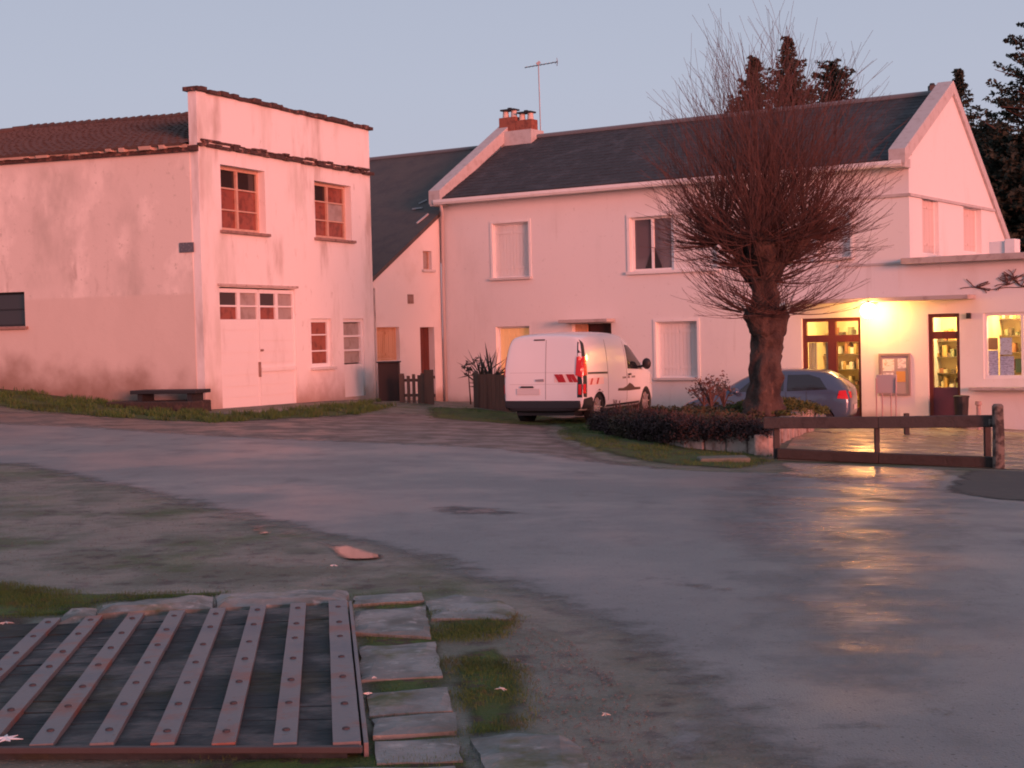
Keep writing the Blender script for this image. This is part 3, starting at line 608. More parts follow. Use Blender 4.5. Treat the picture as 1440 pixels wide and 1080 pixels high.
# slate courses: real overlapping rows
sf = (ZPK - ZE) / TP
def courses(s0, s1, t0, z0, t1, z1, rows, cols, mat, name, par):
    bm = newbm()
    for j in range(rows):
        ta, tb = t0 + (t1 - t0) * j / rows, t0 + (t1 - t0) * (j + 1.1) / rows; za, zb_ = z0 + (z1 - z0) * j / rows, z0 + (z1 - z0) * (j + 1.1) / rows
        off = .5 * (j % 2)
        for i in range(cols + 1):
            a = max(s0, s0 + (s1 - s0) * (i - off) / cols); b = min(s1, s0 + (s1 - s0) * (i + 1 - off) / cols)
            if b - a < .02: continue
            l = .013 + random.uniform(-.004, .005)
            v = [bm.verts.new(p) for p in (PM(a + .002, ta, za + l), PM(b - .002, ta, za + l + random.uniform(-.003, .003)), PM(b - .002, tb, zb_ + .004), PM(a + .002, tb, zb_ + .004))]; bm.faces.new(v)
            u = [bm.verts.new(p) for p in (PM(a + .002, ta, za), PM(b - .002, ta, za))]; bm.faces.new((u[0], u[1], v[1], v[0]))
    return obj(name, bm, mat, par, keep=True)
bm = newbm(); slope(bm, .3, LM - .29, -.32, ZE - .32 * sf + .06, TP, ZPK + .06, .1); slope(bm, .3, LM - .29, TB + .3, ZB2 - .2, TP + .002, ZPK + .06, .1); rf = obj('roof', bm, m_slate, mh)
courses(.3, LM - .29, -.33, ZE - .33 * sf + .065, TP, ZPK + .065, 19, 62, m_slate, 'slate_courses', rf)
bm = newbm(); tube(bm, [PM(.35, TP, ZPK + .1), PM(LM - .3, TP, ZPK + .1)], .08, 8); obj('ridge', bm, m_lead, rf)
# raised gable copings
for (s0, s1) in ((-.08, .32), (LM - .34, LM + .07)):
    bm = newbm(); pk = .56 if s0 < 1 else .36; slope(bm, s0, s1, -.42, ZE - .42 * sf + .34, TP, ZPK + pk, .29 + pk / 6); slope(bm, s0, s1, TB + .2, ZB2 + .10, TP + .001, ZPK + pk, .29)
    obj('coping', bm, m_cope, mh, bevel=.01)
    bm = newbm(); a = min(max(s0, -.04), LM - .3); fbox(bm, FM, s0 + .02, s1 - .02, ZE - .32, ZE - .42 * sf + .12, .004, .40); obj('kneeler', bm, m_cope, mh, bevel=.01)
# boxed eave and gutter
bm = newbm(); fbox(bm, FM, .0 + .3, LM - .36, ZE - .26, ZE - .18, .004, .30); obj('eave_soffit', bm, m_trim, mh)
bm = newbm()
gp = [(.31, 0), (.31, -.09), (.36, -.13), (.42, -.13), (.45, -.08), (.45, 0)]
for (a, b) in zip(gp, gp[1:]): qd(bm, FM.w(.1, ZE - .15 + a[1], a[0]), FM.w(LM - .02, ZE - .15 + a[1], a[0]), FM.w(LM - .02, ZE - .15 + b[1], b[0]), FM.w(.1, ZE - .15 + b[1], b[0]))
o = obj('gutter', bm, m_trim, mh, smooth=False); sm_ = o.modifiers.new('t', 'SOLIDIFY'); sm_.thickness = .012
# string courses
zs = FM.px(1282, 272.5)[1]; print('string z', zs)
bm = newbm(); s_a = FM.px(938, 296)[0]; fbox(bm, FM, s_a, LM, zs - .05, zs + .02, .004, .05); obj('string_course', bm, m_cope, mh)
bm = newbm(); zg = TP + (ZPK - zs) / (ZPK - ZB2) * (TB - TP) - .05; fbox(bm, FG, -.05, zg, zs - .05, zs + .02, .004, .05); obj('string_course', bm, m_cope, mh)
bm = newbm(); z_ = FM.px(1283, 369)[1]; fbox(bm, FM, FM.px(1180, 370)[0], LM, z_ - .03, z_ + .02, .004, .04); obj('string_course', bm, m_cope, mh)
# downpipe
bm = newbm(); tube(bm, [FM.w(.30, ZE - .25, .36), FM.w(.26, ZE - .5, .25), FM.w(.12, ZE - .75, .07), FM.w(.10, 3, .07), FM.w(.10, -.2, .07)], .045, 10); obj('downpipe', bm, M('pink grey pipe', (.5, .42, .4), .6), mh, smooth=True)
window(FM, mh, W['a'], 'shutter', m_trim, m_sillw, .13, surround=.07)
window(FM, mh, W['c'], 'shutter', m_trim, m_sillw, .13, surround=.07)
window(FM, mh, W['e'], 'shutter', m_trim, m_sillw, .16, surround=.07)
m_blind = M('yellow lit blind', (.72, .50, .30), .6, emit=((1.0, .42, .10), .18))
window(FM, mh, W['d'], 'shutter', m_trim, m_sillw, .16, pane_mats=[m_blind])
# open casement with curtains + closed half
r = W['b']; smid = FM.px(944, 340)[0]
rl = [r[0], r[1], smid, r[3]]; rr_ = [smid + .02, r[1], r[2], r[3]]
wb = window(FM, mh, rl, 'glass', m_trim, None, .14, panes=(2, 1), pane_mats=[M('reflecting pane', (.10, .10, .12), .05, spec=.8)], fw=.06)
for (a, b, c_) in ((.30, .47, .33), (.53, .70, .67)):
    bm = newbm(); L_ = r[0]; wd = smid - r[0]; H = r[3] - r[1]
    P_ = [FM.w(L_ + wd * a, r[1] + .07, -.153), FM.w(L_ + wd * b, r[1] + .07, -.153), FM.w(L_ + wd * (b if a < .5 else a), r[1] + H * .42, -.153)]
    v = [bm.verts.new(p) for p in P_]; bm.faces.new(v); e_ = [bm.verts.new(p + FM.n * .01) for p in P_]; bm.faces.new(e_)
    for i in range(3): bm.faces.new((v[i], v[(i + 1) % 3], e_[(i + 1) % 3], e_[i]))
    obj('curtain_gap', bm, m_black, wb)
window(FM, mh, rr_, 'shutter', m_trim, None, .10)
bm = newbm(); fbox(bm, FM, r[0] - .1, r[2] + .1, r[1] - .08, r[1] - .003, -.1, .09); fbox(bm, FM, r[0] - .08, r[2] + .08, r[3] + .003, r[3] + .08, .003, .03); fbox(bm, FM, r[0] - .08, r[0] - .002, r[1], r[3], .003, .03); obj('surround', bm, m_trim, wb)
window(FG, mh, ga, 'shutter', m_trim, None, .12, pane_mats=[M('shutter ochre', (.70, .55, .5), .6)]); window(FG, mh, gbw, 'shutter', m_trim, None, .16, pane_mats=[MATS['shutter ochre']])
# front door: dark opening, orange jamb, small canopy
r = W['door']; so_ = FM.px(823, 470)[0]
doorpart(FM, mh, [so_, r[1], r[2], r[3]], M('very dark door', (.05, .012, .01), .6), 'front_door', .22, 3)
doorpart(FM, mh, [r[0], r[1], so_ - .02, r[3]], m_orange, 'door_side_panel', .16, 2)
bm = newbm(); fbox(bm, FM, FM.px(797, 450)[0], FM.px(865, 450)[0], r[3] + .03, r[3] + .12, .003, .45); obj('door_canopy', bm, m_conc, mh, bevel=.01)
# wide canopy above the shop doors
bm = newbm(); cz = FM.px(1250, 421, .5)[1]; c0 = FM.px(1105, 425, .55)[0]; c1 = FM.px(1362, 418, .55)[0]; cz = 2.42 if abs(cz) > 9 else cz
fbox(bm, FM, c0, c1, cz - .05, cz + .05, .006, .60); obj('shop_canopy', bm, m_conc, mh, bevel=.01)
print('canopy', c0, c1, cz)
# chimney with four pots under two flat caps
def TPX(px, py, F, off): return F.px(px, py, off)
ca = FM.px(706, 175, -TP)[0]; cb = FM.px(752, 175, -TP)[0]; zt_ = FM.px(730, 168, -TP)[1]
bm = newbm(); fbox(bm, FM, ca, (ca + cb) / 2, 7.2, zt_ + .08, -TP - .17, -TP + .17); fbox(bm, FM, (ca + cb) / 2 + .003, cb, 7.2, zt_ - .05, -TP - .17, -TP + .17); ch = obj('chimney', bm, m_brick, mh, bevel=.01)
bm = newbm(); fbox(bm, FM, ca + .2, cb + .1, 7.1, ZPK + .30, -TP - .33, -TP + .38); obj('flashing', bm, m_cope, ch)
for i in range(4):
    s_ = ca + (cb - ca) * (i + .5) / 4; zz = zt_ + .08 if i < 2 else zt_ - .05
    bm = newbm(); tube(bm, [FM.w(s_, zz, -TP), FM.w(s_, zz + .2, -TP)], [.10, .085], 12); obj('pot', bm, m_pot, ch, smooth=False)
for i in range(2):
    s_ = ca + (cb - ca) * (i + .5) / 2; zz = (zt_ + .08 if i < 1 else zt_ - .05) + .2
    bm = newbm(); fbox(bm, FM, s_ - .25, s_ + .25, zz + .002, zz + .05, -TP - .16, -TP + .16); fbox(bm, FM, s_ - .05, s_ + .05, zz + .05, zz + .10, -TP - .05, -TP + .05); obj('pot_cap', bm, m_black, ch)
# tv aerial
pa = at(760, 174, 46.2); an = thing('tv_aerial', pa, 'thin metal tv aerial on a tall mast beside the brick chimney', 'aerial')
top = at(757, 88, 46.2); bm = newbm(); tube(bm, [pa - Vector((0, 0, .3)), top], .018, 6); obj('mast', bm, m_steel, an)
l_, r_ = at(738, 95, 46.6), at(784, 87, 45.8); bm = newbm(); tube(bm, [l_, r_], .014, 6)
for k in range(9):
    c = l_.lerp(r_, .04 + .92 * k / 8); h = .16 + .1 * (k == 8); tube(bm, [c + Vector((.02, -h, 0)), c + Vector((-.02, h, 0))], .008, 4)
c = r_; 
for k in (-1, 1): tube(bm, [c + Vector((0, 0, .0)), c + Vector((-.02, 0, .12 * k))], .012, 4)
bar(bm, top - Vector((.05, 0, .05)), top + Vector((.05, 0, .02)), .06, .08)
obj('antenna', bm, m_steel, an)
pb = at(1311, 128, 40); bm = newbm(); bx(bm, pb.x - .09, pb.x + .09, pb.y - .1, pb.y + .1, ZPK, pb.z + .14); tube(bm, [(pb.x, pb.y, pb.z + .1), (pb.x, pb.y, pb.z + .2)], [.1, .06], 8); obj('ridge_vent', bm, m_black, rf)

# ================================================================== shop annex (right)
sa = thing('shop_annex', FM.w(LM + 3, -.6), 'single storey shop at the right with flat roof, glazed door and lit window', 'shop')
XA = LM + 5.5
sdoor = FM.rect(1305, 441, 1350, 584); sdoor[1] = -.66; swin = FM.rect(1383, 439, 1478, 532)
zsl = FM.px(1283, 372)[1]; print('annex', sdoor, swin, zsl)
bm = newbm(); slab(bm, FM, [(LM - .298, -1.8), (XA, -1.8), (XA, zsl), (LM + .002, zsl), (LM + .002, zsl - .001), (LM - .298, zsl - .001)], [sdoor, swin], 0.002, -.25); obj('front_wall', bm, m_gable, sa)
bm = newbm(); fbox(bm, FM, XA - .25, XA, -1.8, zsl, -.252, -7); fbox(bm, FM, LM + .05, XA, -1.8, zsl, -7.002, -7.25); obj('rear_wall', bm, m_gable, sa)
bm = newbm(); fbox(bm, FM, LM + .01, XA + .3, zsl + .002, zsl + .15, -7.3, .32); fbox(bm, FM, LM - .12, LM + .01, zsl + .002, zsl + .15, .01, .32); obj('roof_slab', bm, m_conc, sa, bevel=.01)
def glazed_door(r, par, mat, low, names='shop_door', leafs=1, transom=.42):
    s0, z0, s1, z1 = r; bm = newbm(); f = .09
    fbox(bm, FM, s0, s0 + f, z0, z1, -.18, -.08); fbox(bm, FM, s1 - f, s1, z0, z1, -.18, -.08); fbox(bm, FM, s0 + f, s1 - f, z1 - f, z1, -.18, -.08); fbox(bm, FM, s0 + f, s1 - f, z1 - transom - .17, z1 - transom, -.178, -.075)
    xs_ = [s0 + f]
    if leafs == 2:
        c = (s0 + s1) / 2; fbox(bm, FM, c - .11, c + .11, z0, z1 - transom - .17, -.176, -.072); fbox(bm, FM, c - .09, c + .09, z1 - transom, z1 - f, -.176, -.072)
    d_ = obj(names, bm, mat, par)
    bm = newbm(); fbox(bm, FM, s0 + f, s1 - f, z0, low, -.165, -.10); obj('door_panel', bm, m_doorpurple, d_)
    spans = [(s0 + f, s1 - f)] if leafs == 1 else [(s0 + f, (s0 + s1) / 2 - .11), ((s0 + s1) / 2 + .11, s1 - f)]
    for a, b in spans:
        bm = newbm(); fbox(bm, FM, a + .002, b - .002, low + .003, z1 - transom - .172, -.135, -.125); obj('glass', bm, m_glass, d_)
        bm = newbm(); fbox(bm, FM, a + .002, b - .002, z1 - transom + .002, z1 - f - .002, -.135, -.125); obj('glass', bm, m_glass, d_)
    return d_
m_glass = glassmat('clear shop glass')
glazed_door(sdoor, sa, m_woodred, FM.px(1328, 545)[1])
gdr = glazed_door(W['shop'], mh, m_woodred, W['shop'][1] + .35, 'glazed_double_door', 2)
# shop window: frame, glass, shelf
s0, z0, s1, z1 = swin; bm = newbm()
for q in ((s0, s0 + .07, z0, z1), (s1 - .07, s1, z0, z1), (s0 + .07, s1 - .07, z0, z0 + .07), (s0 + .07, s1 - .07, z1 - .07, z1)): fbox(bm, FM, *q, -.14, -.05)
c = FM.px(1437, 480)[0]; fbox(bm, FM, c - .03, c + .03, z0 + .07, z1 - .07, -.138, -.05)
wf = obj('shop_window', bm, m_trim, sa); bm = newbm(); fbox(bm, FM, s0 + .072, s1 - .072, z0 + .072, z1 - .072, -.105, -.098); obj('glass', bm, m_glass, wf)
bm = newbm(); zz = FM.px(1400, 546)[1]; fbox(bm, FM, FM.px(1368, 546)[0], XA, zz - .035, zz + .03, .006, .34); obj('window_shelf', bm, m_conc, sa, bevel=.008)
m_p = [M('poster grey', (.78, .72, .74), .7, var=[(14, (.5, .45, .5), .5, .55, (1, 1, 3))]), M('poster white', (.85, .8, .74), .7, var=[(12, (.5, .42, .3), .55, .6, (1, 1, 3))]), M('poster ochre', (.6, .33, .1), .7), M('poster green', (.35, .4, .12), .7)]
for (x0, y0, x1, y1, k) in ((1383, 493, 1402, 530, 0), (1404, 475, 1421, 499, 1), (1404, 501, 1424, 531, 0), (1385, 475, 1401, 492, 2), (1426, 505, 1436, 524, 3), (1441, 480, 1470, 528, 1)):
    r = FM.rect(x0, y0, x1, y1); bm = newbm(); fbox(bm, FM, max(r[0], s0 + .075), r[2], r[1], r[3], -.128, -.122); obj('poster', bm, m_p[k], wf)
# rooms behind the glass, with their own ceiling lamps
m_room = M('room wall', (.78, .62, .34), .8, var=[(1.2, (.7, .5, .24), .45, .65)])
m_lampceil = M('room lamp', (1, 1, 1), .5, emit=((1.0, .66, .27), 190))
m_goods = [M('goods %d' % i, c, .6) for i, c in enumerate([(.5, .3, .1), (.12, .08, .05), (.6, .5, .3), (.34, .14, .07), (.22, .22, .12), (.7, .62, .5)])]
def room(par, s0, s1, z0, z1, depth, lamp, seed):
    rnd = random.Random(seed); bm = newbm()
    for q in ((s0 - .05, s0, z0, z1, -depth, -.27), (s1, s1 + .05, z0, z1, -depth, -.27), (s0, s1, z0 - .05, z0, -depth, -.27), (s0, s1, z1, z1 + .05, -depth, -.27), (s0, s1, z0, z1, -depth - .05, -depth)): fbox(bm, FM, *q)
    rm = obj('room', bm, m_room, par)
    bm = newbm(); fbox(bm, FM, lamp - .25, lamp + .25, z1 - .06, z1 - .02, -depth * .6, -depth * .6 + .35); obj('ceiling_lamp', bm, m_lampceil, rm)
    bms = [newbm() for _ in m_goods]
    for lv in range(5):
        z = z0 + .5 + lv * .4; s = s0 + .1
        if z > z1 - .3: break
        fbox(bms[1], FM, s0 + .05, s1 - .05, z - .025, z, -depth + .02, -depth + .32)
        while s < s1 - .25:
            w_ = rnd.uniform(.03, .11); h_ = rnd.uniform(.06, .3)
            if rnd.random() < .75: fbox(bms[rnd.randrange(6)], FM, s, s + w_, z + .002, z + h_, -depth + .04, -depth + .28)
            s += w_ + .012
    for b_, mm in zip(bms, m_goods):
        if len(b_.verts): obj('shelf_goods', b_, mm, rm)
        else: b_.free()
room(sa, sdoor[0] - .6, sdoor[2] + .5, -.8, 2.5, 2.2, sdoor[0] + .3, 3)
room(sa, swin[0] - .25, swin[2] + .25, -.3, 2.5, 1.6, swin[0] + .8, 5)
room(mh, W['shop'][0] - .4, W['shop'][2] + .4, -.7, 2.4, 2.6, W['shop'][0] + .9, 9)
# door curtain behind double door, left leaf
bm = newbm(); r = W['shop']
for k in range(9):
    a = r[0] + .12 + k * .075
    if k in (3, 4, 5): continue
    tube(bm, [FM.w(a, r[1] + .3, -.24), FM.w(a, r[3] - .6, -.24)], .035, 6)
obj('curtain', bm, M('net curtain', (.6, .5, .28), .8), gdr)
# ac box on flat roof
bm = newbm(); r = FM.rect(1391, 339, 1428, 356, -.6); fbox(bm, FM, r[0], r[2] - .25, zsl + .155, max(r[3], zsl + .4), -1.0, -.6); fbox(bm, FM, r[2] - .24, r[2], zsl + .155, max(r[3], zsl + .4) + .04, -1.0, -.55)
tag(obj('rooftop_box', bm, m_trim, bevel=.01), 'pale low box unit standing on the flat shop roof', 'roof unit')
# wall lamp
Lp = Vector(FM.w(*FM.px(1221, 437, .60), .60)); wl = thing('wall_lamp', Lp, 'lit round wall lamp glowing beside the glazed double door', 'lamp')
bm = newbm(); bmesh.ops.create_uvsphere(bm, u_segments=24, v_segments=16, radius=.18, matrix=Matrix.Translation(Lp)); obj('globe', bm, M('lamp globe', (1, .9, .7), .4, emit=((1.0, .43, .11), 115)), wl, smooth=True)
bm = newbm(); tube(bm, [Lp + Vector((0, 0, .12)), Lp + Vector((0, 0, .20))], [.05, .04], 10); tube(bm, [Lp + Vector((0, 0, .19)), Lp + Vector((0, 0, .19)) - FM.n * .59], .016, 8); obj('bracket', bm, m_black, wl)
pl = bpy.data.lights.new('lamp_light', 'POINT'); pl.energy = 3; pl.color = (1.0, .38, .08); pl.shadow_soft_size = .15
po = bpy.data.objects.new('lamp_light', pl); COL.objects.link(po); po.location = Lp + FM.n * .24 - Vector((0, 0, .05))
# notice board
r = FM.rect(1237, 497, 1281, 556); nb = thing('notice_board', FM.w(r[0], r[1]), 'grey framed notice board with papers on the pink shop wall', 'notice board')
bm = newbm(); fbox(bm, FM, r[0], r[2], r[1], r[3], .004, .03); obj('back_panel', bm, M('board grey', (.40, .33, .34), .7), nb)
bm = newbm(); f = .05
for q in ((r[0], r[0] + f, r[1], r[3]), (r[2] - f, r[2], r[1], r[3]), (r[0] + f, r[2] - f, r[1], r[1] + f), (r[0] + f, r[2] - f, r[3] - f, r[3])): fbox(bm, FM, *q, .031, .065)
obj('frame', bm, M('board frame', (.28, .22, .22), .6), nb)
for (x0, y0, x1, y1, mm) in ((1242, 505, 1258, 522, m_p[1]), (1243, 524, 1257, 540, m_p[0]), (1263, 504, 1275, 518, m_p[0]), (1261, 522, 1274, 537, m_p[2])):
    q = FM.rect(x0, y0, x1, y1); bm = newbm(); fbox(bm, FM, q[0], q[2], q[1], q[3], .0315, .037); obj('paper', bm, mm, nb)
# menu stand with thin metal legs
q = FM.rect(1231, 527, 1262, 553, 1.2); zf = g(*FM.w(q[0], 0, 1.2)[:2]); ms = thing('display_stand', FM.w((q[0] + q[2]) / 2, zf, 1.2), 'pale pink display stand on thin metal legs below the notice board', 'display stand')
m_st = M('stand metal', (.45, .28, .28), .5)
bm = newbm(); fbox(bm, FM, q[0] + .02, q[2] - .02, q[1], q[3], 1.17, 1.2); obj('panel', bm, M('stand panel', (.52, .42, .42), .7), ms, bevel=.01)
for s_ in (q[0] + .03, q[0] + .17, q[2] - .15, q[2] - .03):
    bm = newbm(); tube(bm, [FM.w(s_, q[1] + (.35 if s_ in (q[0] + .03, q[2] - .03) else 0), 1.22), FM.w(s_, zf + .02, 1.24)], .016, 8); obj('leg', bm, m_st, ms)
for s_ in (q[0] + .03, q[2] - .03):
    bm = newbm(); fbox(bm, FM, s_ - .08, s_ + .12, zf + .01, zf + .06, 1.05, 1.4); obj('foot', bm, m_black, ms, bevel=.01)
# black bin and small post right of the shop door
p = FM.w(FM.px(1352, 570, .4)[0], 0, .4); zf = g(p.x, p.y); bi = thing('litter_bin', (p.x, p.y, zf), 'small black bin beside the glazed shop door', 'bin'); zt2 = FM.px(1352, 556, .4)[1]
bm = newbm(); tube(bm, [(p.x, p.y, zf + .01), (p.x, p.y, zt2 - .05)], [.13, .17], 16); obj('bucket', bm, m_black, bi)
bm = newbm(); tube(bm, [(p.x, p.y, zt2 - .05), (p.x, p.y, zt2 - .01), (p.x, p.y, zt2)], [.185, .185, .12], 16); obj('lid', bm, m_black, bi)
p = FM.w(FM.px(1376, 575, .8)[0], 0, .8); zf = g(p.x, p.y); t_ = FM.px(1376, 564, .8)[1]
bm = newbm(); tube(bm, [(p.x, p.y, zf), (p.x, p.y, t_ - .1), (p.x, p.y, t_ - .08), (p.x, p.y, t_)], [.05, .05, .08, .07], 10); tag(obj('bollard', bm, M('pinkish bollard', (.4, .28, .26), .7)), 'short slim bollard in front of the shop window shelf', 'bollard')
bm = newbm(); r = FM.rect(1360, 440, 1366, 448); fbox(bm, FM, r[0], r[2], r[1], r[3], .005, .09); tag(obj('doorbell_box', bm, m_black, bevel=.01), 'tiny black box fixed to the wall between shop door and window', 'door bell')
# dead climbing stems on annex wall
bm = newbm()
for (X0, Y0) in ((1372, 404), (1420, 400), (1428, 392), (1436, 402)):
    for k in range(9):
        s_, z_ = FM.px(X0, Y0); pts = [FM.w(s_, z_, .02)]; a = random.uniform(-.5, 3.6)
        for j in range(4): s_ += math.cos(a) * .09; z_ += math.sin(a) * .06; a += random.uniform(-.6, .6); pts.append(FM.w(s_, z_, .03))
        tube(bm, pts, .010, 4)
s_, z_ = FM.px(1436, 404); tube(bm, [FM.w(*FM.px(1390, 408), .02), FM.w(*FM.px(1415, 404), .02), FM.w(s_, z_, .02), FM.w(s_ + .8, z_ + .05, .02)], .009, 4)
tag(obj('creeper_stems', bm, m_twig), 'bare creeper stems clinging to the wall above the shop window', 'climber')

# ================================================================== foliage helpers
def leafcloud(bm, pts, size, n, rad, flat=1.0, rnd=random):
    for c in pts:
        for _ in range(n):
            while True:
                v = Vector((rnd.uniform(-1, 1), rnd.uniform(-1, 1), rnd.uniform(-1, 1)))
                if v.length < 1: break
            p = Vector(c) + Vector((v.x * rad, v.y * rad, v.z * rad * flat))
            a = Vector((rnd.gauss(0, 1), rnd.gauss(0, 1), rnd.gauss(0, .7))).normalized(); b = a.cross(Vector((rnd.gauss(0, 1), rnd.gauss(0, 1), rnd.gauss(0, 1)))).normalized()
            s = size * rnd.uniform(.6, 1.4); q = [p + a * s, p + b * s * .45, p - a * s, p - b * s * .45]
            bm.faces.new([bm.verts.new(x) for x in q])
def conifer(base, H, rad, label, mat, seed, clumps=260, leaf=.12, nl=34, z0=.15, shape=.8, tops=1):
    rnd = random.Random(seed); base = Vector(base); t = thing('conifer_tree', base, label, 'tree', 'dark conifers behind the house')
    bm = newbm(); tube(bm, [base, base + Vector((.1, 0, H * .5)), base + Vector((0, 0, H))], [.28, .16, .03], 8); obj('trunk', bm, m_bark, t)
    bm = newbm(); br = newbm()
    nb_ = clumps
    for k in range(nb_):
        f = z0 + (1 - z0) * (k + rnd.random()) / nb_; r_ = rad * max(.03, (1 - f)) ** shape * rnd.uniform(.45, 1.15); a = rnd.uniform(0, 6.283)
        p0 = base + Vector((0, 0, H * f)); d = Vector((math.cos(a), math.sin(a), rnd.uniform(-.05, .45)))
        tip = p0 + d * r_; m_ = max(2, int(r_ / .16))
        if k % 3 == 0: tube(br, [p0, tip], [.035, .01], 4)
        for q_ in range(m_):
            u_ = (q_ + .6) / m_; c = p0.lerp(tip, u_) + Vector((0, 0, .10 * r_ * u_ * u_)); leafcloud(bm, [c], leaf * .8, max(5, nl // 4), .05 + .17 * (1 - u_) + .05 * min(r_, 2), .55, rnd)
    obj('crown', bm, mat, t, keep=True); obj('branches', br, m_bark, t)
m_needle = M('dark needles', (.022, .028, .018), .85, var=[(1.2, (.035, .038, .022), .45, .65)])
m_needle2 = M('brown green needles', (.045, .036, .022), .85, var=[(1.0, (.03, .034, .018), .45, .65)])
def gz(p): return Vector((p.x, p.y, g(p.x, p.y)))
def tree_at(px, ytop, Y, rad, label, mat, seed, **k):
    p = at(px, ytop, Y); b = Vector((p.x, p.y, -.3)); conifer(b, p.z - b.z, rad, label, mat, seed, **k)
tree_at(1108, 54, 58, 5.2, 'tall dark conifer rising behind the ridge right behind the bare pollard tree', m_needle2, 1, clumps=400, nl=36, z0=.5, leaf=.09, shape=.85)
tree_at(1060, 84, 56, 4.4, 'shorter dark conifer behind the ridge at the left of the tall one', m_needle2, 2, clumps=420, nl=44, z0=.5, leaf=.09)
tree_at(1170, 88, 60, 4.6, 'loose topped dark conifer behind the ridge, rightmost of the three above it', m_needle, 3, clumps=300, nl=40, z0=.5, shape=.6, leaf=.09)
tree_at(1348, 99, 56, 3.4, 'narrow conifer whose tip shows just above the right gable peak', m_needle, 4, clumps=330, nl=40, z0=.4, shape=.85, leaf=.09)
tree_at(1466, 24, 50, 4.2, 'tall conifer with ragged tiered branches at the right edge of the picture', m_needle, 5, clumps=230, nl=44, shape=.5, z0=.3, leaf=.10)
tree_at(1393, 178, 54, 3.4, 'dense dark conifer filling the gap right of the gable', m_needle, 6, clumps=520, nl=44, shape=.5, z0=.3)
tree_at(1428, 196, 49, 3.4, 'low dense conifer behind the flat shop roof', m_needle, 8, clumps=560, nl=44, shape=.4, z0=.2)

# ================================================================== planter island
zB = -.02
PB = [hitg(847, 603), hitg(880, 615), hitg(960, 630), hitg(1083, 642), Vector((4.6, 26, 0)), Vector((6.2, 31.3, 0)), Vector((5.2, 32.6, 0)), Vector((2.7, 31.2, 0)), Vector((1.75, 29, 0))]
PB = [Vector((p.x, p.y, 0)) for p in PB]; print('planter', [tuple(round(c, 2) for c in p) for p in PB])
pt = thing('planter_bed', (4, 27, -.25), 'raised round planter bed with low pinkish stone edging wall', 'planter')
m_edge = M('pink stone edging', (.42, .32, .28), .9, var=[(5, (.2, .14, .12), .45, .65), (14, (.45, .36, .33), .58, .72)], bump=((14, .7, .04), (40, .4, .01)))
bm = newbm(); n = len(PB)
def topz(p): return .05 + .04 * noise.noise((p.x, p.y, 0))
for i in range(n):
    a, b = PB[i], PB[(i + 1) % n]; L_ = (b - a).length; kk = max(2, int(L_ / .42)); nn = (b - a).normalized(); sd_ = Vector((-nn.y, nn.x, 0))
    if sd_.dot(Vector((4, 28, 0)) - a) < 0: sd_ = -sd_
    for k in range(kk):
        p, q_ = a.lerp(b, (k + .03) / kk), a.lerp(b, (k + .97) / kk); z1_ = .10 + random.uniform(-.03, .03); o1 = sd_ * random.uniform(-.02, .03); o2 = sd_ * .24
        zb1, zb2 = g(p.x, p.y) - .15, g(q_.x, q_.y) - .15
        box8(bm, [p + o1 + Vector((0, 0, zb1)), q_ + o1 + Vector((0, 0, zb2)), q_ + o1 + Vector((0, 0, z1_)), p + o1 + Vector((0, 0, z1_)), p + o2 + Vector((0, 0, zb1)), q_ + o2 + Vector((0, 0, zb2)), q_ + o2 + Vector((0, 0, z1_)), p + o2 + Vector((0, 0, z1_))])
obj('edging_wall', bm, m_edge, pt, bevel=.025)
c0_ = sum(PB, Vector()) / n
bm = newbm(); c = bm.verts.new(c0_ + Vector((0, 0, .22))); ring = [bm.verts.new(p.lerp(c0_, .06) + Vector((0, 0, .03))) for p in PB]; mid = [bm.verts.new(p.lerp(c0_, .5) + Vector((0, 0, .15))) for p in PB]
for i in range(n): bm.faces.new((ring[i], ring[(i + 1) % n], mid[(i + 1) % n], mid[i])); bm.faces.new((mid[i], mid[(i + 1) % n], c))
m_bedsoil = M('bed soil and moss', (.06, .05, .025), .95, var=[(2, (.075, .085, .02), .45, .6), (8, (.08, .05, .035), .5, .7)], bump=(30, .9, .04))
obj('soil', bm, m_bedsoil, pt)
